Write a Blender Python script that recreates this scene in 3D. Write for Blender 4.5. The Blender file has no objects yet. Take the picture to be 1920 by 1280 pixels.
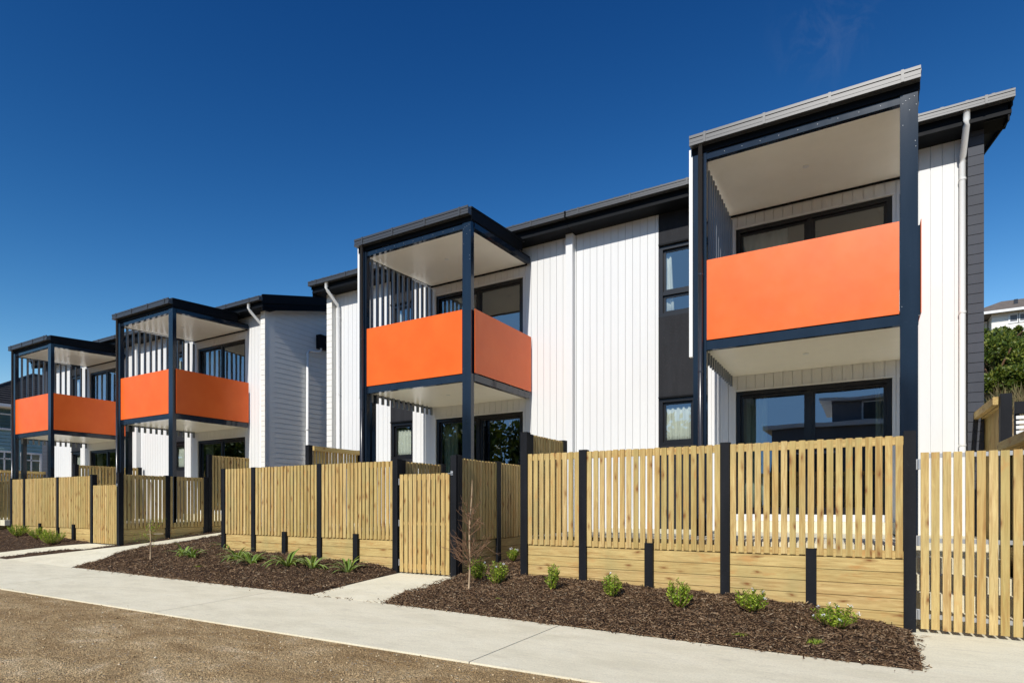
import bpy, math, random
import numpy as np
from mathutils import Vector
rnd = random.Random(7)
nrg = np.random.default_rng(11)
C = bpy.context.scene.collection
H = 1.5                      # height of the lens above world zero; measured heights are relative to the lens

# ------------------------------------------------------------------ mesh builder
class MB:
    def __init__(s): s.v = []; s.f = []
    def add(s, vs, fs):
        o = len(s.v); s.v += vs; s.f += [tuple(i + o for i in f) for f in fs]
    def hexa(s, p):   # 8 points: bottom 4 (ccw), top 4
        s.add(p, [(3,2,1,0),(4,5,6,7),(0,1,5,4),(1,2,6,5),(2,3,7,6),(3,0,4,7)])
    def box(s, x0, x1, y0, y1, z0, z1, z1b=None, z0b=None):
        # z1b / z0b: heights at the y1 side (sloping top / underside)
        if x0 > x1: x0, x1 = x1, x0
        if y0 > y1: y0, y1 = y1, y0
        a = z1 if z1b is None else z1b; b = z0 if z0b is None else z0b
        s.hexa([(x0,y0,z0),(x1,y0,z0),(x1,y1,b),(x0,y1,b),(x0,y0,z1),(x1,y0,z1),(x1,y1,a),(x0,y1,a)])
    def quad(s, a, b, c, d): s.add([a,b,c,d], [(0,1,2,3)])
    def tube(s, pts, r, n=10, r1=None, caps=True):
        pts = [Vector(p) for p in pts]; m = len(pts); rings = []
        for i, p in enumerate(pts):
            t = (pts[min(i+1,m-1)] - pts[max(i-1,0)]).normalized()
            up = Vector((0,0,1)) if abs(t.z) < .9 else Vector((1,0,0))
            a = t.cross(up).normalized(); b = t.cross(a)
            rr = r if r1 is None else r + (r1-r)*i/(m-1)
            rings.append([tuple(p + a*math.cos(k*2*math.pi/n)*rr + b*math.sin(k*2*math.pi/n)*rr) for k in range(n)])
        o = len(s.v)
        for q in rings: s.v += q
        for i in range(m-1):
            for k in range(n):
                k2 = (k+1) % n
                s.f.append((o+i*n+k, o+i*n+k2, o+(i+1)*n+k2, o+(i+1)*n+k))
        if caps:
            s.f.append(tuple(o+k for k in range(n))); s.f.append(tuple(o+(m-1)*n+k for k in reversed(range(n))))
    def disc(s, c, r, h, n=18):
        s.tube([c, (c[0],c[1],c[2]+h)], r, n)

WL = {}   # world location of every thing / part, so that meshes can be given in world numbers
def obj(name, mb, mat, parent=None, smooth=False, label=None):
    v = np.array(mb.v, dtype=float); v[:,2] += H
    if parent is not None: loc = WL[parent.name]
    else: loc = ((v[:,0].min()+v[:,0].max())/2, (v[:,1].min()+v[:,1].max())/2, v[:,2].min())
    v -= np.array(loc)
    me = bpy.data.meshes.new(name)
    me.from_pydata(v.tolist(), [], mb.f); me.update()
    me.materials.append(mat)
    if smooth: me.polygons.foreach_set('use_smooth', [True]*len(me.polygons))
    o = bpy.data.objects.new(name, me); C.objects.link(o)
    if parent is not None: o.parent = parent
    else: o.location = loc
    WL[o.name] = loc
    if label: o['label'] = label
    return o
def fast(name, v, f, mat, parent=None, attr=None):
    """numpy verts (N,3) and faces (M,k) to one mesh"""
    v = np.asarray(v, dtype=np.float32).copy(); v[:,2] += H
    loc = WL[parent.name] if parent is not None else (float(v[:,0].mean()), float(v[:,1].mean()), float(v[:,2].min()))
    v -= np.array(loc, dtype=np.float32)
    f = np.asarray(f, dtype=np.int32); k = f.shape[1]
    me = bpy.data.meshes.new(name)
    me.vertices.add(len(v)); me.vertices.foreach_set('co', v.ravel())
    me.loops.add(f.size); me.loops.foreach_set('vertex_index', f.ravel())
    me.polygons.add(len(f)); me.polygons.foreach_set('loop_start', np.arange(0, f.size, k, dtype=np.int32))
    me.polygons.foreach_set('loop_total', np.full(len(f), k, dtype=np.int32))
    me.update(calc_edges=True); me.validate()
    me.materials.append(mat)
    o = bpy.data.objects.new(name, me); C.objects.link(o)
    if parent is not None: o.parent = parent
    else: o.location = loc
    WL[o.name] = loc
    return o
def tag(o, label=None, cat=None, group=None, kind=None):
    if label: o['label'] = label
    if cat: o['category'] = cat
    if group: o['group'] = group
    if kind: o['kind'] = kind
    return o
def thing(name, loc, label, cat, group=None):
    o = bpy.data.objects.new(name, None); C.objects.link(o)
    o.location = (loc[0], loc[1], loc[2]+H); o.empty_display_size = .2
    WL[o.name] = (loc[0], loc[1], loc[2]+H)
    return tag(o, label, cat, group)

# ------------------------------------------------------------------ materials
def mat(name, col=(.5,.5,.5), rough=.6, metal=0., spec=.5, coat=0.):
    m = bpy.data.materials.new(name); m.use_nodes = True
    b = m.node_tree.nodes['Principled BSDF']
    b.inputs['Base Color'].default_value = (*col, 1); b.inputs['Roughness'].default_value = rough
    b.inputs['Metallic'].default_value = metal; b.inputs['Specular IOR Level'].default_value = spec
    b.inputs['Coat Weight'].default_value = coat
    return m
class N:
    def __init__(s, m): s.m = m; s.t = m.node_tree; s.b = s.t.nodes['Principled BSDF']
    def n(s, typ, **kw):
        x = s.t.nodes.new(typ)
        for k, v in kw.items(): setattr(x, k, v)
        return x
    def l(s, a, b): s.t.links.new(a, b)
    def coord(s, scale=(1,1,1), off=None, src='Object'):
        tc = s.n('ShaderNodeTexCoord'); mp = s.n('ShaderNodeMapping')
        mp.inputs['Scale'].default_value = scale; s.l(tc.outputs[src], mp.inputs['Vector'])
        if off is not None:
            s.l(off, mp.inputs['Location'])
        return mp.outputs['Vector']
    def noise(s, vec, scale, detail=4, rough=.55, dist=0.):
        x = s.n('ShaderNodeTexNoise'); x.inputs['Scale'].default_value = scale; x.inputs['Detail'].default_value = detail
        x.inputs['Roughness'].default_value = rough; x.inputs['Distortion'].default_value = dist
        s.l(vec, x.inputs['Vector']); return x.outputs['Fac']
    def ramp(s, fac, stops):
        x = s.n('ShaderNodeValToRGB'); cr = x.color_ramp
        while len(cr.elements) < len(stops): cr.elements.new(.5)
        for e, (p, c) in zip(cr.elements, stops):
            e.position = p; e.color = (*c, 1) if isinstance(c, tuple) else (c,c,c,1)
        s.l(fac, x.inputs['Fac']); return x.outputs['Color']
    def mix(s, fac, a, b, typ='MIX'):
        x = s.n('ShaderNodeMix', data_type='RGBA', blend_type=typ)
        for sock, v in ((x.inputs[0], fac), (x.inputs[6], a), (x.inputs[7], b)):
            if isinstance(v, (int, float)): sock.default_value = v
            elif isinstance(v, tuple): sock.default_value = (*v, 1)
            else: s.l(v, sock)
        return x.outputs[2]
    def math(s, op, a, b=0., c=None):
        x = s.n('ShaderNodeMath', operation=op)
        for i, v in enumerate((a, b) if c is None else (a, b, c)):
            if isinstance(v, (int, float)): x.inputs[i].default_value = v
            else: s.l(v, x.inputs[i])
        return x.outputs[0]
    def bump(s, h, strength=.3, dist=.01):
        x = s.n('ShaderNodeBump'); x.inputs['Strength'].default_value = strength; x.inputs['Distance'].default_value = dist
        s.l(h, x.inputs['Height']); s.l(x.outputs['Normal'], s.b.inputs['Normal'])
    def base(s, c): s.l(c, s.b.inputs['Base Color'])
    def rough(s, r): s.l(r, s.b.inputs['Roughness'])
    def island(s): return s.n('ShaderNodeNewGeometry').outputs['Random Per Island']

def painted(name, c, rough, var=.05, scale=1.3, bump=.06, streak=True, fine=0., spec=.5):
    """paint with slight soiling, vertical run marks and brush relief"""
    m = mat(name, c, rough, spec=spec); n = N(m)
    a = n.noise(n.coord((1,1,.15) if streak else (1,1,1)), scale*3, 5, .6)
    b = n.noise(n.coord(), scale*.6, 3)
    f = n.math('ADD', n.math('MULTIPLY', a, .6), n.math('MULTIPLY', b, .4))
    lo = tuple(x*(1-var*2.2) for x in c); hi = tuple(min(1, x*(1+var)) for x in c)
    col = n.ramp(f, [(.3, lo), (.7, hi)])
    if fine:
        sp = n.ramp(n.noise(n.coord(), 55, 3, .7), [(.62, 0.), (.78, fine)])
        col = n.mix(sp, col, (.35,.34,.32))
    n.base(col)
    n.rough(n.math('ADD', n.math('MULTIPLY', a, .18*min(1., rough*2)), rough-.09*min(1., rough*2)))
    if bump: n.bump(n.noise(n.coord(), 90, 4), bump, .004)
    return m
def timber(name, vertical=True, tone=1.0, warm=1.0):
    m = mat(name, (.5,.35,.18), .72, spec=.25); n = N(m)
    r = n.island()
    cb = n.n('ShaderNodeCombineXYZ')
    n.l(n.math('MULTIPLY', r, 37.), cb.inputs[0]); n.l(n.math('MULTIPLY', r, 91.), cb.inputs[1]); n.l(n.math('MULTIPLY', r, 53.), cb.inputs[2])
    sc = (1,1,.06) if vertical else (.06,1,1)
    v = n.coord(sc, cb.outputs[0])
    g = n.noise(v, 42, 5, .65, 1.2)             # fine grain
    w = n.noise(v, 9, 3, .55, 3.0)             # broad figure
    tc = n.n('ShaderNodeTexCoord'); sx = n.n('ShaderNodeSeparateXYZ'); n.l(tc.outputs['Object'], sx.inputs[0])
    uu = n.math('ADD', n.math('MULTIPLY', n.math('ADD', sx.outputs[0], sx.outputs[1]), 1. if vertical else .36), n.math('MULTIPLY', r, 37.))
    zz = n.math('ADD', n.math('MULTIPLY', sx.outputs[2], .36 if vertical else 1.), n.math('MULTIPLY', r, 61.))
    c2 = n.n('ShaderNodeCombineXYZ'); n.l(uu, c2.inputs[0]); n.l(zz, c2.inputs[1]); v2 = c2.outputs[0]
    dz = n.n('ShaderNodeVectorMath', operation='ADD'); nd = n.n('ShaderNodeTexNoise'); nd.inputs['Scale'].default_value = 14; n.l(v2, nd.inputs['Vector'])
    sc_ = n.n('ShaderNodeVectorMath', operation='SCALE'); sc_.inputs['Scale'].default_value = .05; n.l(nd.outputs['Color'], sc_.inputs[0]); n.l(v2, dz.inputs[0]); n.l(sc_.outputs[0], dz.inputs[1])
    vo = n.n('ShaderNodeTexVoronoi', feature='F1', voronoi_dimensions='2D'); vo.inputs['Scale'].default_value = 6.5; n.l(dz.outputs[0], vo.inputs['Vector'])
    knot = n.ramp(vo.outputs['Distance'], [(.03, 1.), (.075, .55), (.19, 0.)])
    sel = n.ramp(vo.outputs['Color'], [(.44, 0.), (.62, 1.)])
    knot = n.mix(1., knot, sel, 'MULTIPLY')
    T_ = lambda *c: tuple(x*tone for x in c)
    base = n.ramp(r, [(0., T_(.37,.245,.082)), (.2, T_(.56,.39,.145)), (.4, T_(.38,.295,.095)), (.6, T_(.64,.47,.195)), (.8, T_(.46,.275,.085)), (1., T_(.70,.53,.25))])
    col = n.mix(n.ramp(g, [(.36, 0.), (.58, .72)]), base, T_(.34,.195,.062))
    col = n.mix(n.ramp(w, [(.42, 0.), (.58, .42)]), col, T_(.64,.49,.20))
    gr = n.ramp(n.noise(n.coord((1,1,.5)), 2.6, 4), [(.48, 0.), (.70, .45)])
    col = n.mix(gr, col, T_(.36,.31,.13))
    fl = n.ramp(n.noise(v2, 7, 3, .6), [(.60, 0.), (.72, .5)])
    col = n.mix(fl, col, T_(.50,.225,.065))
    col = n.mix(knot, col, T_(.22,.095,.028))
    n.base(col); n.bump(g, .25, .003)
    return m

M = {}
M['white'] = painted('white_paint', (.735,.735,.722), .5, .015, spec=.3)
M['whiteb'] = painted('white_weatherboard_paint', (.83,.81,.75), .5, .03, streak=False, spec=.3)
M['trim'] = painted('white_trim', (.80,.80,.78), .35, .02)
M['pvc'] = mat('white_plastic_pipe', (.78,.78,.76), .25)
M['soffit'] = painted('soffit_paint', (.92,.88,.78), .30, .02, streak=False, bump=0)
M['char'] = painted('charcoal_cladding', (.024,.025,.029), .75, .18, 2.2, .12, fine=.22, spec=.18)
M['charb'] = painted('charcoal_weatherboard', (.052,.057,.072), .6, .12, 2.2, .1, fine=.12, spec=.3)
M['navy'] = painted('navy_steel', (.011,.019,.033), .11, .18, 1.5, .0, fine=.06)
M['gutter'] = mat('gutter_metal', (.046,.048,.052), .42, spec=.6); 
M['fascia'] = painted('dark_fascia_metal', (.004,.005,.007), .6, .1, 1.5, .0, spec=.13)
M['tilef'] = painted('pale_deck_tiles', (.78,.72,.58), .7, .04, streak=False)
M['roof'] = mat('dark_roof_metal', (.035,.037,.04), .4)
M['slat'] = mat('screen_slat_metal', (.17,.19,.22), .30, spec=.7)
M['frame'] = mat('black_aluminium', (.008,.008,.010), .30)
M['pipe'] = mat('black_downpipe', (.030,.031,.037), .22)
M['galv'] = mat('galvanised_steel', (.56,.57,.58), .38, metal=.75)
M['bolt'] = mat('bolt_steel', (.30,.31,.33), .5, metal=.3)
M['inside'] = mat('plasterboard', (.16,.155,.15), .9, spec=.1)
M['insidef'] = mat('dark_carpet', (.10,.10,.10), .9)
M['tv'] = painted('stained_post', (.012,.013,.016), .6, .25, 2.5, .15, fine=.08, spec=.14)
M['timber'] = timber('pine_vertical', True)
M['timberh'] = timber('pine_horizontal', False, 1.0)
# horizontal boards that run in depth
M['timberd'] = timber('pine_in_depth', False, 1.0)
mp = [x for x in M['timberd'].node_tree.nodes if x.bl_idname == 'ShaderNodeMapping']
for x in mp:
    s = list(x.inputs['Scale'].default_value)
    if s[0] < .5: x.inputs['Scale'].default_value = (1, s[0], 1)

def orange_mat():
    m = mat('orange_panel', (.83,.13,.012), .30, spec=.36); n = N(m)
    f = n.noise(n.coord(), 1.7, 4, .6)
    n.base(n.ramp(f, [(.3, (.82,.122,.010)), (.7, (.88,.150,.017))]))
    n.rough(n.math('ADD', n.math('MULTIPLY', n.noise(n.coord(), 6, 5, .65), .20), .25))
    n.bump(n.noise(n.coord(), 2.2, 3), .10, .01)
    return m
M['orange'] = orange_mat()
def glass_mat():
    m = bpy.data.materials.new('window_glass'); m.use_nodes = True; t = m.node_tree; t.nodes.clear()
    o = t.nodes.new('ShaderNodeOutputMaterial'); g = t.nodes.new('ShaderNodeBsdfGlossy'); g.inputs['Roughness'].default_value = 0.
    g.inputs['Color'].default_value = (.86,.93,1,1)
    tr = t.nodes.new('ShaderNodeBsdfTransparent'); tr.inputs['Color'].default_value = (.84,.90,.88,1)
    mx = t.nodes.new('ShaderNodeMixShader'); fr = t.nodes.new('ShaderNodeFresnel'); fr.inputs['IOR'].default_value = 1.5
    mm = t.nodes.new('ShaderNodeMath'); mm.operation = 'MULTIPLY_ADD'; mm.inputs[1].default_value = 2.2; mm.inputs[2].default_value = .165
    t.links.new(fr.outputs[0], mm.inputs[0]); t.links.new(mm.outputs[0], mx.inputs[0])
    nz = t.nodes.new('ShaderNodeTexNoise'); nz.inputs['Scale'].default_value = 1.1; nz.inputs['Detail'].default_value = 1
    tc = t.nodes.new('ShaderNodeTexCoord'); t.links.new(tc.outputs['Object'], nz.inputs['Vector'])
    bp = t.nodes.new('ShaderNodeBump'); bp.inputs['Strength'].default_value = .10; bp.inputs['Distance'].default_value = .03
    t.links.new(nz.outputs['Fac'], bp.inputs['Height']); t.links.new(bp.outputs[0], g.inputs['Normal'])
    t.links.new(tr.outputs[0], mx.inputs[1]); t.links.new(g.outputs[0], mx.inputs[2]); t.links.new(mx.outputs[0], o.inputs[0])
    return m
M['glass'] = glass_mat()
def cloth(name, c):
    m = mat(name, c, .9, spec=.1); n = N(m); n.bump(n.noise(n.coord(), 300, 2), .2, .002); return m
M['curt_w'] = cloth('white_curtain', (.88,.86,.78)); M['curt_g'] = cloth('sage_curtain', (.52,.58,.46))
def concrete_mat():
    m = mat('broomed_concrete', (.6,.58,.52), .9, spec=.08); n = N(m)
    a = n.noise(n.coord((1,2.2,1)), 1.3, 6, .62, .4); b = n.noise(n.coord(), 60, 4, .7); c = n.noise(n.coord((1,7,1)), 5, 5, .7)
    col = n.ramp(a, [(.25, (.67,.62,.455)), (.5, (.80,.745,.56)), (.75, (.86,.81,.625))])
    col = n.mix(n.ramp(b, [(.35, .35), (.6, 0.)]), col, (.44,.40,.31))
    col = n.mix(n.ramp(c, [(.52, 0.), (.68, .28)]), col, (.46,.425,.33))
    vo = n.n('ShaderNodeTexVoronoi', feature='F1'); vo.inputs['Scale'].default_value = 2.3; n.l(n.coord(), vo.inputs['Vector'])
    col = n.mix(n.ramp(vo.outputs['Distance'], [(.012, .8), (.022, 0.)]), col, (.12,.10,.08))
    v5 = n.n('ShaderNodeTexVoronoi', feature='F1'); v5.inputs['Scale'].default_value = 9.; n.l(n.coord(), v5.inputs['Vector'])
    col = n.mix(n.ramp(v5.outputs['Distance'], [(.03, .5), (.06, 0.)]), col, (.30,.26,.19))
    col = n.mix(n.ramp(n.noise(n.coord((1,3,1)), 2.6, 6, .7), [(.55, 0.), (.72, .35)]), col, (.50,.46,.37))
    n.base(col); n.bump(b, .25, .003); return m
M['conc'] = concrete_mat()
def gravel_mat():
    m = mat('packed_gravel', (.3,.24,.16), .95, spec=.15); n = N(m)
    v = n.coord()
    big = n.noise(n.coord((1,1.8,1)), 1.1, 6, .65, .8); mid = n.noise(v, 9, 5, .7); 
    vo = n.n('ShaderNodeTexVoronoi', feature='F1'); vo.inputs['Scale'].default_value = 110; n.l(v, vo.inputs['Vector'])
    vb = n.n('ShaderNodeTexVoronoi', feature='F1'); vb.inputs['Scale'].default_value = 36; n.l(v, vb.inputs['Vector'])
    col = n.ramp(big, [(.28, (.34,.220,.100)), (.46, (.49,.335,.165)), (.60, (.63,.460,.250)), (.72, (.84,.66,.42))])
    g = n.ramp(vo.outputs['Color'], [(.15, .38), (.5, 1.0), (.9, 1.9)])
    col = n.mix(.75, col, g, 'MULTIPLY')
    col = n.mix(n.ramp(mid, [(.35, .30), (.6, 0.)]), col, (.15,.10,.055))
    st = n.ramp(vb.outputs['Color'], [(.80, 0.), (.83, 1.)]); st2 = n.ramp(vb.outputs['Distance'], [(.28, 1.), (.40, 0.)])
    col = n.mix(n.mix(1., st, st2, 'MULTIPLY'), col, (.40,.37,.31))
    n.base(col)
    h = n.math('ADD', n.math('MULTIPLY', vo.outputs['Distance'], -.5), n.math('ADD', n.math('MULTIPLY', mid, 1.2), n.math('MULTIPLY', vb.outputs['Distance'], -.6)))
    n.bump(h, 1., .035); return m
M['gravel'] = gravel_mat()
def mulch_mat():
    m = mat('mulch_soil', (.06,.035,.02), .95, spec=.15); n = N(m)
    a = n.noise(n.coord(), 34, 5, .7, 1.5); b = n.noise(n.coord(), 2, 4)
    col = n.ramp(a, [(.3, (.022,.013,.008)), (.5, (.070,.042,.026)), (.68, (.14,.092,.060)), (.8, (.22,.16,.11))])
    n.base(n.mix(n.ramp(b, [(.45, 0.), (.7, .3)]), col, (.035,.022,.014))); n.bump(a, 1., .03); return m
M['mulch'] = mulch_mat()
def chip_mat():
    m = mat('bark_chips', (.1,.06,.04), .85, spec=.2); n = N(m); r = n.island()
    n.base(n.ramp(r, [(0., (.070,.038,.020)), (.3, (.18,.105,.057)), (.62, (.28,.175,.10)), (.86, (.34,.225,.135)), (.955, (.46,.33,.20)), (1., (.66,.52,.36))])); return m
M['chip'] = chip_mat()
def pebble_mat():
    m = mat('loose_stones', (.3,.27,.2), .85, spec=.2); n = N(m); r = n.island()
    n.base(n.ramp(r, [(0., (.16,.11,.05)), (.35, (.41,.275,.140)), (.7, (.56,.405,.225)), (.93, (.70,.57,.35)), (1., (.74,.68,.54))])); return m
M['pebble'] = pebble_mat()
def leafm(name, stops, rough=.5, trans=.25):
    m = mat(name, (.05,.1,.02), rough, spec=.35); n = N(m); r = n.island(); n.base(n.ramp(r, stops))
    t = n.t; ts = n.n('ShaderNodeBsdfTranslucent'); mx = n.n('ShaderNodeMixShader'); mx.inputs[0].default_value = trans
    n.l(n.ramp(r, [(p, (min(1,c[0]*1.8), min(1,c[1]*1.6), c[2]*.8)) for p, c in stops]), ts.inputs['Color'])
    out = t.nodes['Material Output']; n.l(n.b.outputs[0], mx.inputs[1]); n.l(ts.outputs[0], mx.inputs[2]); n.l(mx.outputs[0], out.inputs[0])
    return m
M['leaf'] = leafm('shrub_leaf', [(0., (.06,.12,.010)), (.35, (.17,.28,.020)), (.7, (.30,.42,.035)), (1., (.52,.60,.085))])
M['leafd'] = leafm('hillside_leaf', [(0., (.025,.048,.007)), (.5, (.080,.125,.014)), (.85, (.16,.20,.025)), (1., (.27,.27,.045))], trans=.15)
M['blade'] = leafm('strap_leaf', [(0., (.07,.14,.02)), (.5, (.15,.26,.035)), (1., (.28,.40,.07))], .35, .2)
M['pale'] = leafm('cream_leaf_margin', [(0., (.30,.38,.15)), (1., (.48,.52,.26))], .4, .2)
M['dry'] = leafm('dry_grass', [(0., (.13,.10,.05)), (.5, (.23,.18,.09)), (1., (.10,.12,.04))], .8, .2)
M['petal'] = mat('white_petal', (.80,.80,.86), .6)
M['bark'] = painted('sapling_bark', (.46,.33,.20), .8, .2, 8)
M['twig'] = mat('brown_twig', (.21,.115,.062), .8)
M['rock'] = painted('pale_limestone', (.60,.58,.52), .9, .2, 4, .4, streak=False)
M['hill'] = painted('hillside_soil', (.12,.105,.05), .95, .35, 6, .5, streak=False)
M['teal'] = painted('teal_weatherboard', (.30,.46,.46), .55, .06, streak=False)
M['tile'] = painted('dark_roof_tile', (.045,.038,.034), .7, .35, 6, .2, streak=False)
M['tileb'] = painted('weathered_brown_tile', (.19,.155,.125), .8, .25, 6, .2, streak=False)
M['oppo'] = painted('grey_render', (.16,.17,.19), .7, .1)

# ------------------------------------------------------------------ sky, sun, camera
SUN = Vector((.045, -1., .77)).normalized()
elev = math.asin(SUN.z)
w = bpy.data.worlds.new('World'); bpy.context.scene.world = w; w.use_nodes = True
t = w.node_tree; t.nodes.clear()
bg = t.nodes.new('ShaderNodeBackground'); ow = t.nodes.new('ShaderNodeOutputWorld')
sky = t.nodes.new('ShaderNodeTexSky'); sky.sky_type = 'NISHITA'; sky.sun_disc = False
sky.sun_elevation = elev; sky.sun_rotation = math.atan2(SUN.x, SUN.y)
sky.altitude = 0; sky.air_density = 1.0; sky.dust_density = .1; sky.ozone_density = 4.0
# polarised, deep blue sky: each channel gets its own contrast, and the part round the sun is held down
SS = .07
sp = t.nodes.new('ShaderNodeSeparateColor'); cmb = t.nodes.new('ShaderNodeCombineColor'); t.links.new(sky.outputs[0], sp.inputs[0])
for i, (gain, ex, top) in enumerate(((48., 2.9, .28), (6.5, 1.93, .54), (3.05, 1.50, .92))):
    m0 = t.nodes.new('ShaderNodeMath'); m0.operation = 'MULTIPLY'; m0.inputs[1].default_value = SS
    m1 = t.nodes.new('ShaderNodeMath'); m1.operation = 'POWER'; m1.inputs[1].default_value = ex
    m2 = t.nodes.new('ShaderNodeMath'); m2.operation = 'MULTIPLY'; m2.inputs[1].default_value = gain
    m3 = t.nodes.new('ShaderNodeMath'); m3.operation = 'MINIMUM'; m3.inputs[1].default_value = top
    t.links.new(sp.outputs[i], m0.inputs[0]); t.links.new(m0.outputs[0], m1.inputs[0]); t.links.new(m1.outputs[0], m2.inputs[0]); t.links.new(m2.outputs[0], m3.inputs[0])
    m4 = t.nodes.new('ShaderNodeMath'); m4.operation = 'DIVIDE'; m4.inputs[1].default_value = SS*1.11
    t.links.new(m3.outputs[0], m4.inputs[0]); t.links.new(m4.outputs[0], cmb.inputs[i])
tcw = t.nodes.new('ShaderNodeTexCoord'); mpw = t.nodes.new('ShaderNodeMapping'); mpw.inputs['Rotation'].default_value = (0, .6, 0); mpw.inputs['Scale'].default_value = (1, 1, .42)
nzw = t.nodes.new('ShaderNodeTexNoise'); nzw.inputs['Scale'].default_value = 26; nzw.inputs['Detail'].default_value = 7; nzw.inputs['Roughness'].default_value = .62; nzw.inputs['Distortion'].default_value = .8
t.links.new(tcw.outputs['Generated'], mpw.inputs['Vector']); t.links.new(mpw.outputs[0], nzw.inputs['Vector'])
rmw = t.nodes.new('ShaderNodeValToRGB'); rmw.color_ramp.elements[0].position = .47; rmw.color_ramp.elements[1].position = .72; t.links.new(nzw.outputs['Fac'], rmw.inputs[0])
dsw = t.nodes.new('ShaderNodeVectorMath'); dsw.operation = 'DISTANCE'; dsw.inputs[1].default_value = (-.034, .814, .579); t.links.new(tcw.outputs['Generated'], dsw.inputs[0])
mrw = t.nodes.new('ShaderNodeMapRange'); mrw.inputs[1].default_value = .02; mrw.inputs[2].default_value = .085; mrw.inputs[3].default_value = .06; mrw.inputs[4].default_value = 0.; mrw.interpolation_type = 'SMOOTHSTEP'; t.links.new(dsw.outputs['Value'], mrw.inputs[0])
mlw = t.nodes.new('ShaderNodeMath'); mlw.operation = 'MULTIPLY'; t.links.new(mrw.outputs[0], mlw.inputs[0]); t.links.new(rmw.outputs[0], mlw.inputs[1])
mxw = t.nodes.new('ShaderNodeMix'); mxw.data_type = 'RGBA'; mxw.inputs[7].default_value = (5.5, 6.2, 7., 1); t.links.new(mlw.outputs[0], mxw.inputs[0]); t.links.new(cmb.outputs[0], mxw.inputs[6])
t.links.new(mxw.outputs[2], bg.inputs[0]); bg.inputs[1].default_value = SS; t.links.new(bg.outputs[0], ow.inputs[0])

ld = bpy.data.lights.new('sun', 'SUN'); ld.energy = 4.0; ld.angle = math.radians(.53); ld.color = (1., .955, .88)
lo = bpy.data.objects.new('sun', ld); C.objects.link(lo); lo.rotation_euler = SUN.to_track_quat('Z', 'Y').to_euler(); lo.location = (5, -20, 25)

cd = bpy.data.cameras.new('camera'); cam = bpy.data.objects.new('camera', cd); C.objects.link(cam)
cam.location = (0, 0, H); cam.rotation_euler = (math.pi/2, 0, math.atan2(.5062, .8624))
cd.sensor_width = 36; cd.sensor_fit = 'HORIZONTAL'; cd.lens = 36*1119.3/1920; cd.shift_y = 306.7/1920
cd.clip_start = .05; cd.clip_end = 2000
bpy.context.scene.camera = cam
sc = bpy.context.scene
sc.view_settings.view_transform = 'Standard'; sc.view_settings.look = 'None'; sc.view_settings.gamma = 1; sc.view_settings.exposure = .15
sc.view_settings.use_curve_mapping = False
sc.cycles.max_bounces = 8; sc.cycles.transparent_max_bounces = 16

# ------------------------------------------------------------------ ground heights (relative to the lens)
def interp(x, tab):
    return float(np.interp(x, [a for a, b in tab], [b for a, b in tab]))
ZF = [(-30,-.70),(-21.6,-.80),(-20.7,-.86),(-18.7,-.90),(-16.9,-.985),(-15.6,-1.005),(-13.5,-.97),(-11.5,-.929),(-10.5,-.94),(-8.65,-1.0),(-7.2,-1.08),(-6.75,-1.15),
      (-5.56,-1.155),(-5.0,-1.09),(-4.31,-1.045),(-3.37,-1.086),(-2.42,-1.108),(-1.46,-1.139),(-.51,-1.20),(.1,-1.29),(.44,-1.355),(6,-1.37)]
ZE = [(-30,-1.22),(-18,-1.27),(-14.2,-1.30),(-5.6,-1.332),(.4,-1.405),(6,-1.42)]
YF = 7.72; YE = 6.1
def zg(x, y):
    ze = interp(x, ZE); zn = -1.375 + .0012*(-x)
    if y <= YE:
        t = max(0., min(1., (y-4.3)/(YE-4.3))); return zn + (ze-zn)*t
    zf = interp(x, ZF)
    if y <= YF:
        t = (y-YE)/(YF-YE); return ze + (zf-ze)*t
    return zf + (.09 if x < .3 else .01)*(y-YF)
# path outlines (X, Y)
P_FOOT = [(-40,3.75),(8,4.45),(8,6.08),(-40,6.08)]
P_GATE2 = [(-7.0,6.08),(-5.6,6.08),(-5.53,7.75),(-6.72,7.75)]
P_MID = [(-17.3,6.08),(-14.2,6.08),(-14.42,8.0),(-14.5,15),(-15.45,15),(-15.42,7.8)]
P_GATE3 = [(-19.1,6.08),(-18.0,6.08),(-15.74,7.72),(-16.95,7.72)]
def inside(x, y, P):
    c = False; n = len(P)
    for i in range(n):
        x0, y0 = P[i]; x1, y1 = P[(i+1) % n]
        if (y0 > y) != (y1 > y) and x < (x1-x0)*(y-y0)/(y1-y0)+x0: c = not c
    return c
PATHS = [P_FOOT, P_GATE2, P_MID, P_GATE3]
def on_path(x, y): return any(inside(x, y, P) for P in PATHS)

def slab(name, P, mt, nx=24, ny=4, th=.10, lift=.012, zfun=zg):
    """concrete sheet between a near edge (first two points) and a far edge, following the ground"""
    mb = MB()
    def pt(u, v):
        (ax, ay), (bx, by), (cx, cy), (dx, dy) = P
        x = (1-v)*((1-u)*ax+u*bx) + v*((1-u)*dx+u*cx); y = (1-v)*((1-u)*ay+u*by) + v*((1-u)*dy+u*cy); return x, y
    vs = []
    for lay in (0, 1):
        for j in range(ny+1):
            for i in range(nx+1):
                x, y = pt(i/nx, j/ny); vs.append((x, y, zfun(x, y)+lift-(th if lay else 0)))
    o = (nx+1)*(ny+1); fs = []
    for j in range(ny):
        for i in range(nx):
            a = j*(nx+1)+i; fs.append((a, a+1, a+nx+2, a+nx+1))
    ring = [i for i in range(nx+1)] + [j*(nx+1)+nx for j in range(1, ny+1)] + [ny*(nx+1)+i for i in range(nx-1, -1, -1)] + [j*(nx+1) for j in range(ny-1, 0, -1)]
    for k in range(len(ring)):
        a, b = ring[k], ring[(k+1) % len(ring)]; fs.append((a, a+o, b+o, b))
    mb.add(vs, fs); ob = obj(name, mb, mt); return tag(ob, kind='structure')

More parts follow.
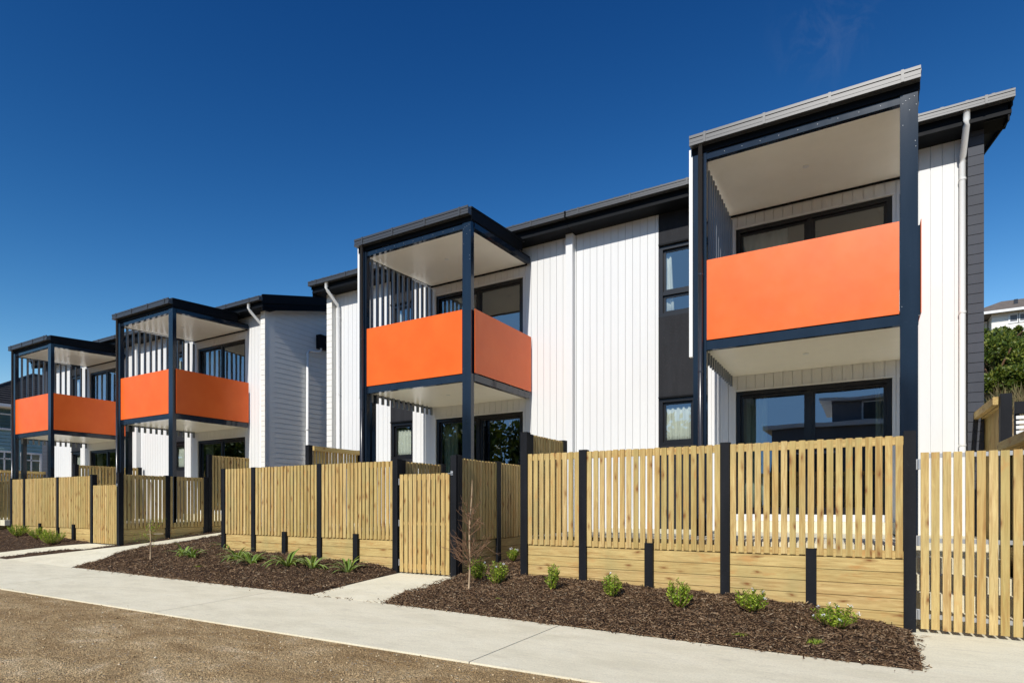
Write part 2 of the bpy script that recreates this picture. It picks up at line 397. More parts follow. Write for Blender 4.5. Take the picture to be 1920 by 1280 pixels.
# footpath in bays with narrow control joints between them
joints = [-40,-34,-28,-22,-17.4,-12.6,-7.75,-2.95,1.55,5,8]
JX = joints
for i in range(len(JX)-1):
    a, b = JX[i]+.006, JX[i+1]-.006
    ya = lambda x: 3.75 + (x+40)*(4.45-3.75)/48
    # joints run square to the path
    slab('footpath', [(a, ya(a)), (b, ya(b)), (b, 6.08), (a, 6.08)], M['conc'], 10, 5)
mb = MB()
for i in range(24):
    x0 = -40+2*i; x1 = x0+2
    mb.hexa([(x0,3.7,zg(x0,4)-.14),(x1,3.7,zg(x1,4)-.14),(x1,6.1,zg(x1,6)-.14),(x0,6.1,zg(x0,6)-.14),
             (x0,3.78+(x0+40)*.0146,zg(x0,4)-.022),(x1,3.78+(x1+40)*.0146,zg(x1,4)-.022),(x1,6.05,zg(x1,6)-.022),(x0,6.05,zg(x0,6)-.022)])
tag(obj('footpath_subgrade', mb, M['gravel']), kind='structure')
slab('gate_path', [P_GATE2[0],P_GATE2[1],P_GATE2[2],P_GATE2[3]], M['conc'], 4, 6, lift=.014)
slab('gate_path', [P_GATE3[0],P_GATE3[1],P_GATE3[2],P_GATE3[3]], M['conc'], 4, 6, lift=.014)
slab('shared_path', [(-17.3,6.08),(-14.2,6.08),(-14.42,7.8),(-15.42,7.8)], M['conc'], 4, 6, lift=.014)
slab('shared_path', [(-15.42,7.806),(-14.42,7.806),(-14.5,15),(-15.45,15)], M['conc'], 4, 12, lift=.014)
slab('driveway', [(.44,6.086),(8,6.086),(8,14),(.44,14)], M['conc'], 8, 8, lift=.004)
# passages behind the two gates
slab('passage_path', [(-6.72,7.756),(-5.6,7.756),(-5.6,8.95),(-6.72,8.95)], M['conc'], 3, 3, lift=.014)
slab('passage_path', [(-16.85,7.73),(-15.66,7.73),(-15.66,8.95),(-16.85,8.95)], M['conc'], 3, 3, lift=.014)

# terrain: road gravel, yards and the hill on the right
def zterr(x, y):
    if y < 4.6: base = -1.380 + .0012*min(40, max(-8, -x))
    elif y < 7.6: base = -1.55
    else: base = -1.62 + min(1., (y-7.6)/5.)*.75
    if x > 1.75 and y > 9: base = max(base, -1.4 + min(1, (y-9)/3.)*.5)
    k = max(0., min(1., (x-1.9)/1.5)) * (1 if y > 13 else 0)
    hill = max(0., min(y, 30)-13)*.42 + max(0., min(y, 62)-30)*.20
    return base + k*hill
xs = np.unique(np.concatenate([np.linspace(-400,-60,12), np.linspace(-60,-20,20), np.linspace(-20,8,90), np.linspace(8,60,40), np.linspace(60,400,12)]))
ys = np.unique(np.concatenate([np.linspace(-400,-12,12), np.linspace(-12,0,14), np.linspace(0,4.58,62), [4.62], np.linspace(4.8,14,38), np.linspace(14,70,50), np.linspace(70,600,12)]))
vv = []
for y in ys:
    for x in xs:
        z = zterr(x, y)
        if -20 < x < 8 and y < 3.6: z += .012*math.sin(x*2.1+y*3.3)*math.cos(y*2.7-x) + .006*math.sin(x*7.3)*math.sin(y*9.1)
        vv.append((x, y, z))
nx = len(xs); ff = [(j*nx+i, j*nx+i+1, (j+1)*nx+i+1, (j+1)*nx+i) for j in range(len(ys)-1) for i in range(nx-1)]
g = fast('ground', vv, ff, M['gravel']); tag(g, kind='structure')
# hill: its own grassy sheet just above the terrain
hx = np.linspace(1.8, 60, 60); hy = np.linspace(12.5, 75, 64); vv = []
for y in hy:
    for x in hx: vv.append((x, y, zterr(x, y)+.05+.12*math.sin(x*1.3)*math.sin(y*.9)))
nx = len(hx); ff = [(j*nx+i, j*nx+i+1, (j+1)*nx+i+1, (j+1)*nx+i) for j in range(len(hy)-1) for i in range(nx-1)]
tag(fast('hill', vv, ff, M['hill']), kind='structure')

# mulch beds: one soil sheet, dropping below the concrete where a path crosses it
def mulch_h(x, y):
    if on_path(x, y) or y < 6.08: return zg(x, y) - .09
    d = min(1., (y-6.08)/.25)
    h = zg(x, y) + .012 + .045*d*(.5+.5*math.sin(x*1.7+1)*math.cos(y*2.9+x*.6)) + .018*math.sin(x*5.1+y*3)*math.sin(y*6.7-x*2.3)*d + .016*math.sin(x*13.1+2*math.sin(y*9))*math.sin(y*15.7+x*4)*d
    return h
gx = np.arange(-27, .455, .07); gy = np.arange(5.98, 13.6, .07); vv = []; idx = {}
ff = []
for j, y in enumerate(gy):
    for i, x in enumerate(gx): vv.append((x, y, mulch_h(x, y)))
n1 = len(gx)
def bedcell(x, y):
    if y < 7.76: return True
    if -5.62 < x < -4.25: return True          # recess between the two fences
    if -15.62 < x < -11.45: return True        # between the buildings
    if x < -22.7 or (-22.9 < x < -21.6): return True
    return False
ff = [(j*n1+i, j*n1+i+1, (j+1)*n1+i+1, (j+1)*n1+i) for j in range(len(gy)-1) for i in range(n1-1) if bedcell(gx[i], gy[j])]
tag(fast('mulch_bed', vv, ff, M['mulch']), kind='structure')

def chips(n, xr, yr, lmin, lmax, wid, spill=.0):
    P = []
    while len(P) < n:
        x = rnd.uniform(*xr); y = rnd.uniform(*yr)
        if y < 6.08-spill*rnd.random()**3 or not bedcell(x, y) or on_path(x, max(y, 6.081)): 
            if not (spill and rnd.random() < .004 and y > 6.0): continue
        P.append((x, y))
    return P
def chip_mesh(P, lmin, lmax, wmin, wmax, tilt, mt, name, hfun=mulch_h, lift=.006):
    n = len(P); P = np.array(P); z = np.array([hfun(x, y) for x, y in P])
    z = np.where([on_path(x, y) or y < 6.08 for x, y in P], z+.105, z)
    z = np.where(P[:,0] > .45, np.array([zg(x, y) for x, y in P])+.006, z)
    a = nrg.uniform(0, 2*np.pi, n); L = lmin+(lmax-lmin)*nrg.random(n)**2.2; Wd = nrg.uniform(wmin, wmax, n)
    ti = nrg.normal(0, tilt, n)
    d = np.stack([np.cos(a)*np.cos(ti), np.sin(a)*np.cos(ti), np.sin(ti)], 1); s = np.stack([-np.sin(a), np.cos(a), nrg.normal(0, .5, n)], 1)
    s /= np.linalg.norm(s, axis=1)[:,None]
    up = np.cross(d, s)
    c = np.stack([P[:,0], P[:,1], z+lift+nrg.uniform(0, .012, n)], 1)
    L = L[:,None]; Wd = Wd[:,None]
    v = np.stack([c-d*L/2-s*Wd*.35, c-d*L/2*.9+s*Wd*.5, c+d*L/2+s*Wd*.3, c+d*L/2*.85-s*Wd*.5, c-up*.006], 1)  # bent flake with a keel
    base = np.arange(n)[:,None]*5
    f = np.concatenate([base+np.array([[0,1,4]]), base+np.array([[1,2,4]]), base+np.array([[2,3,4]]), base+np.array([[3,0,4]]), base+np.array([[0,2,1]]), base+np.array([[0,3,2]])], 0)
    return fast(name, v.reshape(-1,3), f, mt)
P = chips(30000, (-5.6,.44), (6.0,8.6), 0,0,0, .05) + chips(17000, (-14.6,-6.8), (6.0,8.2), 0,0,0, .04) + chips(5000, (-27,-15.3), (6.05,7.8), 0,0,0) + chips(2500, (-15.6,-11.5), (7.8,11), 0,0,0)
for _ in range(260):      # flakes kicked out on to the concrete
    x = rnd.uniform(-14.2, .5); P.append((x, 6.08-abs(rnd.gauss(0, .06))))
for _ in range(60): P.append((-5.62-abs(rnd.gauss(0, .05)), rnd.uniform(6.1, 7.6)))
for _ in range(60): P.append((-6.93+abs(rnd.gauss(0, .05)), rnd.uniform(6.1, 7.6)))
for _ in range(45): P.append((.45+abs(rnd.gauss(0, .04)), rnd.uniform(6.1, 7.6)))
P = [(x, y) for x, y in P if not (-4.25 < x < .42 and y > 7.70)]
tag(chip_mesh(P, .014, .115, .005, .017, .34, M['chip'], 'bark_chips'), 'dark brown shredded bark spread over the planting beds', 'bark chips', kind='stuff')

def pebbles():
    n = 23000; x = nrg.uniform(-16, 1.5, n); y = 4.40 - 3.9*nrg.random(n)**1.0; ed = 3.75+(x+40)*.01458
    keep = ((y < ed-.005) | (nrg.random(n) < .22*np.exp(-(y-ed)/.03))) & (y > .9); x = x[keep]; y = y[keep]; n = len(x)
    r = .0028+.010*nrg.random(n)**4
    big = nrg.random(n) < .002; r[big] = nrg.uniform(.012, .024, big.sum())
    ed = 3.75+(x+40)*.01458
    z = np.array([zterr(a, b) if b < e else zg(a, b)+.012 for a, b, e in zip(x, y, ed)]) + r*.35
    o = np.array([(1,0,0),(0,1,0),(-1,0,0),(0,-1,0),(0,0,.75),(0,0,-.75)], dtype=float)
    v = o[None]*r[:,None,None]*nrg.uniform(.6,1.4,(n,1,3))
    an = nrg.uniform(0, 6.28, n); ca, sa = np.cos(an)[:,None], np.sin(an)[:,None]
    v = np.stack([v[:,:,0]*ca-v[:,:,1]*sa, v[:,:,0]*sa+v[:,:,1]*ca, v[:,:,2]], 2) + np.stack([x, y, z], 1)[:,None,:]
    F = np.array([(0,1,4),(1,2,4),(2,3,4),(3,0,4),(1,0,5),(2,1,5),(3,2,5),(0,3,5)])
    f = (np.arange(n)[:,None,None]*6 + F[None]).reshape(-1,3)
    tag(fast('gravel_stones', v.reshape(-1,3), f, M['pebble']), 'loose small stones over the packed gravel verge', 'gravel', kind='stuff')
pebbles()

# ------------------------------------------------------------------ terraced houses
YW = 11.25; YFIN = 11.11; YD = 9.0; YFA = 10.84
Z_SOF = 5.54
def free(z0, z1, x, ops):
    iv = [(z0, z1)]
    for (a, b, c, d) in ops:
        if a < x < b:
            nv = []
            for (p, q) in iv:
                if d <= p or c >= q: nv.append((p, q))
                else:
                    if c > p: nv.append((p, c))
                    if d < q: nv.append((d, q))
            iv = nv
    return iv
def wall_v(mb, x0, x1, z0, z1, yf, ops, pitch=.15, gap=.0032, th=.024, body=.16):
    nb = max(1, round((x1-x0)/pitch)); p = (x1-x0)/nb
    edges = [x0+i*p for i in range(nb+1)]
    cuts = sorted(set([round(e, 5) for e in edges] + [round(v, 5) for o in ops for v in o[:2] if x0 < v < x1]))
    es = set(round(e, 5) for e in edges)
    for a, b in zip(cuts, cuts[1:]):
        if b-a < .001: continue
        for (p0, q0) in free(z0, z1, (a+b)/2, ops):
            mb.box(a+(gap if a in es else 0), b-(gap if b in es else 0), yf, yf+th, p0, q0)
            mb.box(a, b, yf+th-.003, yf+body, p0, q0)
def boards_h(mb, y0, y1, zf0, zf1, xf, sgn, z0, pitch=.146):
    """horizontal weatherboards on a wall facing sgn*X between y0 and y1; zf0/zf1 tops at y0/y1"""
    z = z0
    while z < max(zf0, zf1):
        t0 = min(z+pitch-.006, zf0); t1 = min(z+pitch-.006, zf1)
        if t1 > z+.01:
            ya = y0
            if t0 <= z+.01: # clipped start by the roof slope
                ya = y0 + (y1-y0)*(z-zf0)/(zf1-zf0); t0 = z+.011
            xa, xb = xf, xf+sgn*.0145; xc = xf+sgn*.012
            p = [(xa,ya,z),(xb,ya,z),(xb,y1,z),(xa,y1,z),(xa,ya,t0),(xc,ya,t0),(xc,y1,t1),(xa,y1,t1)]
            if sgn < 0: p = [p[1],p[0],p[3],p[2],p[5],p[4],p[7],p[6]]
            mb.hexa(p)
        z += pitch
def curtain(name, mt, parent, x0, x1, y, z0, z1, folds=5, amp=.03, thin_top=None):
    mb = MB(); n = folds*8; vs = []; tx = thin_top or x1
    for j in range(5):
        v = j/4
        for i in range(n+1):
            u = i/n; xe = x1+(tx-x1)*v
            x = x0+(xe-x0)*u; yy = y + amp*math.sin(u*folds*2*math.pi+.4*math.sin(v*3))*(1-.25*v)+.008*math.sin(u*31+v*4)
            vs.append((x, yy, z0+(z1-z0)*v))
    fs = [(j*(n+1)+i, j*(n+1)+i+1, (j+1)*(n+1)+i+1, (j+1)*(n+1)+i) for j in range(4) for i in range(n)]
    mb.add(vs, fs); o = obj(name, mb, mt, parent, True)
    so = o.modifiers.new('thickness', 'SOLIDIFY'); so.thickness = .003
    return o
def glazed(parent, name, x0, x1, z0, z1, divs, transom=None, fw=.072, handle=True):
    """frame with panes; divs = inner mullion x positions"""
    y0, y1 = YW+.028, YW+.13
    mb = MB()
    mb.box(x0+.002, x1-.002, y0, y1, z1-fw, z1-.002); mb.box(x0+.002, x1-.002, y0, y1, z0+.002, z0+fw)
    mb.box(x0+.002, x0+fw, y0+.001, y1, z0+fw, z1-fw); mb.box(x1-fw, x1-.002, y0+.001, y1, z0+fw, z1-fw)
    for d in divs: mb.box(d-.04, d+.04, y0+.012, y1-.01, z0+fw, z1-fw)
    if transom: mb.box(x0+fw, x1-fw, y0+.012, y1-.01, transom-.035, transom+.035)
    fr = obj(name, mb, M['frame'], parent)
    xs_ = [x0+fw] + [v for d in divs for v in (d-.04, d+.04)] + [x1-fw]
    for k in range(0, len(xs_), 2):
        zz = [(z0+fw, z1-fw)] if not transom else [(z0+fw, transom-.035), (transom+.035, z1-fw)]
        for (za, zb) in zz:
            sb = MB(); a, b = xs_[k], xs_[k+1]; s = .045; yy0, yy1 = y0+(.03 if k else .052), y0+(.062 if k else .086)
            sb.box(a, b, yy0, yy1, zb-s, zb); sb.box(a, b, yy0, yy1, za, za+s); sb.box(a, a+s, yy0+.001, yy1, za+s, zb-s); sb.box(b-s, b, yy0+.001, yy1, za+s, zb-s)
            obj('sash', sb, M['frame'], fr)
            gb = MB(); gy_ = (yy0+yy1)/2; gb.quad((a+s,gy_,za+s),(b-s,gy_,za+s),(b-s,gy_,zb-s),(a+s,gy_,zb-s))
            obj('pane', gb, M['glass'], fr)
    if handle and divs:
        hb = MB(); hb.box(x1-.115, x1-.095, y0-.03, y0-.015, z0+.85, z0+1.15); hb.box(x1-.112, x1-.098, y0-.016, y0+.035, z0+.87, z0+.89); hb.box(x1-.112, x1-.098, y0-.016, y0+.035, z0+1.11, z0+1.13)
        obj('handle', hb, M['frame'], fr)
    return fr
def gutter(parent, x0, x1, y, z0, z1, depth=.12, brackets=1.05, first=.3):
    """box gutter whose front face has two long ribs, with strap brackets"""
    mb = MB(); h = z1-z0
    mb.box(x0, x1, y+.012, y+depth, z0, z1-.02)
    mb.box(x0, x1, y+.004, y+.013, z0+h*.30, z0+h*.66)
    mb.box(x0, x1, y-.004, y+.013, z0+h*.72, z1)
    mb.box(x0, x1, y-.002, y+.013, z0-.004, z0+h*.24)
    g_ = obj('gutter', mb, M['gutter'], parent)
    x = x0+first
    while x < x1-.1:
        b = MB(); b.box(x-.016, x+.016, y-.012, y-.002, z0-.006, z1-.012); b.box(x-.016, x+.016, y-.012, y+.05, z1-.012, z1+.004)
        obj('bracket', b, M['gutter'], g_); x += brackets
    return g_

def house(X0, X1, xr, left_fin, right_fin, ends, label, pipe_x=None, unit_fin=None):
    """X0..X1 wall extent; xr right edge of the balcony's front panel"""
    T = thing('terraced_house', ((X0+X1)/2, YW, -.5), label, 'house', 'white terraced houses with orange balconies')
    s0, s1 = xr-3.77, xr-3.06
    d0, d1 = xr-2.367, xr+.0
    ops = [(s0, s1, -3, 9), (d0, d1, -.157, 2.03), (d0, d1, 2.50, 4.93)]
    mb = MB(); wall_v(mb, X0, X1, -.60, Z_SOF+.2, YW, ops); W = obj('wall', mb, M['white'], T)
    tb = MB()  # head flashings over openings
    for z in (2.03, 4.93):
        tb = MB(); tb.box(d0-.03, d1+.03, YW-.018, YW-.002, z, z+.022); obj('head_flashing', tb, M['trim'], W)
    # dark strip with two windows
    for za, zb in ((-.60, 1.128), (2.03, 3.585), (4.935, Z_SOF+.2)):
        mb = MB(); mb.box(s0+.002, s1-.002, YW+.004, YW+.15, za, zb); DK = obj('dark_cladding', mb, M['char'], T)
        if za > 0: hb = MB(); hb.box(s0+.003, s1-.003, YW-.022, YW+.003, za, za+.03); obj('head_flashing', hb, M['fascia'], DK)
    for k, (za, zb, tr) in enumerate(((1.128, 2.03, None), (3.585, 4.935, 4.03))):
        fr = glazed(T, 'window', s0+.003, s1-.003, za, zb, [], tr, handle=False)
        yc = YW+.175
        if k == 0: curtain('curtain', M['curt_w'], fr, s0+.06, s1-.05, yc, za+.03, zb-.16, 6, .022)
        else: curtain('curtain', M['curt_w'], fr, s0+.05, s0+.27, yc, za+.03, zb-.12, 2, .02, s0+.2)
    for k, (za, zb) in enumerate(((-.157, 2.03), (2.50, 4.93))):
        fr = glazed(T, 'sliding_door', d0, d1, za, zb, [(d0+d1)/2])
        w_ = .42 if k == 0 else .75
        curtain('curtain', M['curt_g'] if k == 0 else M['curt_w'], fr, d0+.08, d0+.08+w_, YW+.215, za+.03, zb-.07, 4, .04)
        if k == 0: curtain('curtain', M['curt_g'], fr, d1-.22, d1-.06, YW+.26, za+.03, zb-.07, 2, .04)
    # rooms behind the glass
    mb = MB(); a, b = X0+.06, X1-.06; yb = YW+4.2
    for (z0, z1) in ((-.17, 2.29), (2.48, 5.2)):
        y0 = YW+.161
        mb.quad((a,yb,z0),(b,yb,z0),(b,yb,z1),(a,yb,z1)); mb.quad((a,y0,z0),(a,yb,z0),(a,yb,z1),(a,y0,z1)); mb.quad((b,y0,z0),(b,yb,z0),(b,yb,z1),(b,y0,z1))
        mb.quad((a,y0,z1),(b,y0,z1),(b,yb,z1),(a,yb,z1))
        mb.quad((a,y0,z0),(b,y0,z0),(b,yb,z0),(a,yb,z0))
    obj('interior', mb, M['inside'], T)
    # plinth, back wall
    mb = MB(); mb.box(X0+.01, X1-.01, YW+.30, 18.0, -1.6, -.22); mb.box(X0+.01, X1-.01, 17.9, 18.0, -.2, 7.3); obj('rear_wall', mb, M['white'], T)
    # fins: boards on the front edge
    def fin(x0, x1, mt, boards):
        fb = MB()
        if boards:
            fb.box(x0+.006, x1-.006, YFIN+.02, YW+.2, -.95, Z_SOF+.1)
            z = -.95
            while z < Z_SOF+.05:
                fb.box(x0, x1, YFIN, YFIN+.03, z, min(z+.138, Z_SOF+.06)); z += .146
        else:
            fb.box(x0, x1, YFIN, YW+.1, -.6, Z_SOF+.1)
        obj('fin', fb, mt, W)
    gx0, gx1 = X0, X1
    if left_fin:
        fin(X0-.19 if left_fin != 'dark' else X0-.42, X0, M['whiteb'] if left_fin == 'white' else M['charb'], True); gx0 = X0-(.42 if left_fin == 'white' else .65)
    if right_fin:
        fin(X1, X1+.19, M['whiteb'] if right_fin == 'white' else M['charb'], True); gx1 = X1+.46
    if unit_fin is not None: fin(unit_fin-.075, unit_fin+.075, M['white'], False)
    # roof
    RS = .26
    zt = lambda y: 5.83+RS*(y-YFA)
    mb = MB(); mb.box(gx0, gx1, YFA-.02, 18.3, 5.80, 5.855, zt(18.3)+.02, zt(18.3)-.03)
    R = obj('roof', mb, M['roof'], T)
    rb = MB(); x = gx0+.08
    while x < gx1: rb.box(x-.02, x+.02, YFA+.0, 18.28, 5.855, 5.885, zt(18.28)+.05, zt(18.28)+.02); x += .30
    obj('roof_rib', rb, M['roof'], R)
    mb = MB(); mb.box(gx0, gx1, YFA, YFA+.03, Z_SOF-.005, 5.80); mb.box(gx0, gx1, YFA-.012, YFA+.0, Z_SOF-.008, Z_SOF+.045)
    obj('fascia', mb, M['fascia'], R)
    mb = MB(); mb.box(gx0, gx1, YFA+.03, YW+.02, Z_SOF, Z_SOF+.02); obj('soffit', mb, M['fascia'], R)
    gutter(R, gx0-.02, gx1+.02, 10.70, 5.69, 5.80)
    for side, on in ((-1, left_fin), (1, right_fin)):
        if not on: continue
        xg = gx0 if side < 0 else gx1
        bb = MB()
        bb.box(xg-.012, xg+.012, YFA-.03, 18.3, 5.62, 5.87, zt(18.3)+.04, zt(18.3)-.21)      # upper barge
        bb.box(xg-.018*side-.02, xg-.018*side-.0, YFA+.0, 18.2, Z_SOF-.10, 5.66, zt(18.2)-.17, zt(18.2)-.36)
        obj('bargeboard', bb, M['fascia'], R)
        xw = X0-.17 if side < 0 else X1+.17
        sb = MB(); a, b = (xg, xw) if side < 0 else (xw, xg)
        sb.box(a, b, YFA+.03, 18.2, Z_SOF-.02, Z_SOF+.0, zt(18.2)-.27, zt(18.2)-.29); obj('soffit', sb, M['fascia'], R)
        # gable wall
        gb = MB(); mt = M['whiteb'] if on == 'white' else M['charb']
        xo = X0-.17 if side < 0 else X1+.17
        gb.box(min(xo, xo-side*.12), max(xo, xo-side*.12), YFIN+.04, 18.0, -1.5, Z_SOF+.02, zt(18)-.30)
        boards_h(gb, YFIN+.03, 18.0, Z_SOF-.02, zt(18)-.33, xo, side, -.95)
        obj('gable_wall', gb, mt, T)
    if pipe_x is not None:
        pb = MB(); px = pipe_x
        pb.tube([(px,10.77,5.70),(px,10.77,5.56),(px,10.80,5.50),(px,YW-.10,5.22),(px,YW-.065,5.14),(px,YW-.065,-.8)], .042, 14)
        D = obj('downpipe', pb, M['pvc'], T, True)
        for z in (4.9, 2.9, .9):
            cb = MB(); cb.tube([(px,YW-.065,z-.015),(px,YW-.065,z+.015)], .048, 14); obj('pipe_clip', cb, M['pvc'], D)
    # ---------------- balcony
    xl = xr-2.38; xo = xr+.19; xi = xr-2.57
    pst = []
    for (a, b, y0, y1, z1) in ((xr, xo, YD-.015, YD+.085, 5.17), (xi, xl, YD-.015, YD+.085, 5.17), (xi-.02, xi+.12, YD+.22, YD+.34, 2.28)):
        pb = MB(); pb.box(a, b, y0, y1, -.46, z1); P_ = obj('balcony_post', pb, M['navy'], T); pst.append(P_)
    # splice bolts on the near post
    bb = MB()
    for (dx, z) in ((.03,5.05),(.06,5.08),(.10,5.09),(.15,5.11),(.17,5.0),(.16,4.55),(.165,4.48),(.02,2.50),(.10,4.95),(.03,4.78)):
        bb.tube([(xr+dx, YD-.021, z), (xr+dx, YD-.014, z)], .0042, 8)
    obj('bolt', bb, M['bolt'], pst[0])
    bms = []
    for q in ((xl, xr, YD, YD+.08, 5.07, 5.168), (xl, xr, YD, YD+.08, 2.275, 2.405), (xr+.10, xr+.205, YD+.085, YW-.03, 5.07, 5.17, 5.27, 5.17),
              (xr+.115, xr+.20, YD+.085, YW-.06, 2.275, 2.405), (xi, xi+.09, YD+.085, YW-.03, 5.075, 5.17, 5.27, 5.175), (xi+.005, xi+.085, YD+.085, YW-.03, 2.275, 2.405)):
        fb = MB(); fb.box(*q); bms.append(obj('balcony_beam', fb, M['navy'], T))
    BM = bms[0]
    ob_ = MB()
    for k in range(9):
        x = xl+.25+.24*k; ob_.tube([(x, YD-.005, 5.115), (x, YD+.001, 5.115)], .0042, 8)
    obj('bolt', ob_, M['bolt'], BM)
    # deck and its ceiling
    db = MB(); db.box(xi+.09, xr+.115, YD+.08, YW-.004, 2.33, 2.46); DKK = obj('balcony_deck', db, M['fascia'], T)
    fl_ = MB(); fl_.box(xi+.10, xr+.11, YD+.09, YW-.006, 2.462, 2.480); obj('deck_tiles', fl_, M['tilef'], DKK)
    sb = MB(); sb.box(xi+.09, xr+.115, YD+.08, YW-.004, 2.305, 2.326); SO = obj('soffit', sb, M['soffit'], DKK)
    lb = MB(); lb.disc((xr-1.15, 10.1, 2.296), .045, .010); obj('downlight', lb, M['trim'], SO)
    # panels, with fixings
    def panel(lst):
        for (x0, x1, y0, y1, face) in lst:
            pb = MB(); pb.box(x0, x1, y0, y1, 2.418, 3.586)
            po = obj('balcony_panel', pb, M['orange'], T)
            sb = MB()
            if face == 'f':
                for x in (x0+.045, (x0+x1)/2+.35, x1-.05):
                    for z in (2.50, 2.83, 3.17, 3.50): sb.tube([(x, y0-.0025, z), (x, y0+.001, z)], .0065, 8)
            else:
                for y in (y0+.05, (y0+y1)/2, y1-.05):
                    for z in (2.50, 2.83, 3.17, 3.50): sb.tube([(x1-.001, y, z), (x1+.0025, y, z)], .0065, 8)
            obj('screw', sb, M['orange'], po)
    panel([(xl+.004, xr-.008, YD-.012, YD-.001, 'f'), (xr+.222, xr+.230, YD+.055, YW-.045, 's')])
    # railing posts that carry the panels
    for y in (YD+.12, YD+.75, YD+1.35, YD+1.9):
        rb = MB(); rb.box(xr+.15, xr+.2215, y, y+.045, 2.405, 3.54); obj('rail_post', rb, M['navy'], bms[3])
    for x in (xl+.5, xl+1.2, xl+1.9):
        rb = MB(); rb.box(x, x+.05, YD+.0, YD+.06, 2.405, 3.54); obj('rail_post', rb, M['navy'], bms[1])
    # screen of upright slats on the left side
    n = 13; y = YD+.16; p = (YW-.12-y)/(n-1); first = None
    for k in range(n):
        if first is None:
            q = MB(); q.box(xi+.125, xi+.163, y, y+.055, 2.12, 5.075); first = obj('screen_slat', q, M['slat'], T)
        else:
            c = first.copy(); C.objects.link(c); c.parent = T; c.location = (0, p*k, 0); WL[c.name] = WL[first.name]
    wb = MB(); wb.box(xi-.062, xi-.012, YD-.01, YD+.055, 2.20, 5.27)
    obj('edge_trim', wb, M['trim'], T)
    # balcony roof
    zb = lambda y: 5.40+.06*(y-8.97)
    mb = MB(); mb.box(xi-.02, xo+.03, 8.95, YFA+.1, 5.385, 5.415, zb(YFA+.1)+.03, zb(YFA+.1)); BR = obj('balcony_roof', mb, M['roof'], T)
    mb = MB(); mb.box(xi-.02, xo+.02, 8.972, 8.99, 5.17, 5.385); mb.box(xo+.0, xo+.022, 8.99, YFA+.02, 5.20, 5.39, zb(YFA)-.01, zb(YFA)-.21)
    mb.box(xo-.012, xo+.034, 8.975, YFA+.04, 5.385, 5.42, zb(YFA)+.035, zb(YFA)-.004)
    mb.box(xi-.022, xi+.0, 8.99, YFA+.02, 5.20, 5.39, zb(YFA)-.01, zb(YFA)-.21)
    mb.box(xo-.02, xo+.006, 8.99, YW-.04, 5.172, 5.205, 5.31, 5.275)
    obj('fascia', mb, M['fascia'], BR)
    mb = MB(); mb.box(xi+.08, xr+.11, YD+.075, YW-.004, 5.088, 5.105, 5.20, 5.183); S2 = obj('soffit', mb, M['soffit'], BR)
    eb = MB(); eb.box(xi+.08, xr+.11, YW-.03, YW-.005, 5.15, 5.18); obj('edge_moulding', eb, M['fascia'], BR)
    lb = MB(); lb.disc((xr-1.15, 10.05, 5.118), .045, .012); obj('downlight', lb, M['trim'], S2)
    gutter(BR, xi-.03, xo+.02, 8.86, 5.26, 5.40, .11, .80, .22)
    pb = MB(); px = xr-2.455
    pb.tube([(px, 8.93, 5.27), (px, 8.93, -.46)], .034, 12)
    D = obj('downpipe', pb, M['pipe'], T, True)
    for z in (3.37, 1.95, .4):
        cb = MB(); cb.tube([(px,8.93,z-.012),(px,8.93,z+.012)], .038, 12); obj('pipe_clip', cb, M['pipe'], D)
    # patio
    pb = MB(); pb.box(max(X0+.3, xr-4.75), xr+.0 if xr < 0 else .40, 7.86, YW+.28, -.62, -.45); 
    pb.box(d0-.25, d1+.1, YW-.34, YW-.012, -.449, -.27)
    obj('patio', pb, M['conc'], T)
    return T

XA = -4.99-.075
HA1 = house(-5.065, 1.356, .41, None, 'dark', None, 'nearest white terraced house with the largest orange balcony, beside the charcoal end boards', pipe_x=1.30, unit_fin=None)
HA2 = house(-12.0, -5.071, -6.33, 'white', None, None, 'white terraced house behind the middle slatted gate, its orange balcony seen from the corner', pipe_x=-11.83, unit_fin=-5.17)
HB1 = house(-21.42, -14.88, -15.77, None, 'white', None, 'white terraced house with the shaded gable wall facing the gap between the buildings', pipe_x=-14.94, unit_fin=None)
HB2 = house(-27.95, -21.426, -22.54, 'dark', None, None, 'farthest white terraced house at the left edge with the smallest orange balcony', pipe_x=None, unit_fin=-21.5)
# rain head and downpipe on the shaded gable wall
gx_ = -14.88+.17+.02
rb = MB(); rb.box(gx_+.01, gx_+.20, 12.95, 13.5, 4.88, 5.30); RH = obj('rain_head', rb, M['fascia'], HB1)
pb = MB(); pb.tube([(gx_+.14,13.03,4.89),(gx_+.14,13.03,4.79),(gx_+.10,12.88,4.74),(gx_+.07,12.64,4.72),(gx_+.06,12.57,4.66),(gx_+.06,12.56,-.6)], .04, 12)
pp = obj('downpipe', pb, M['pvc'], HB1, True)
for z in (2.3, .9):
    cb = MB(); cb.tube([(gx_+.06,12.56,z-.015),(gx_+.06,12.56,z+.015)], .046, 12); obj('pipe_clip', cb, M['pvc'], pp)

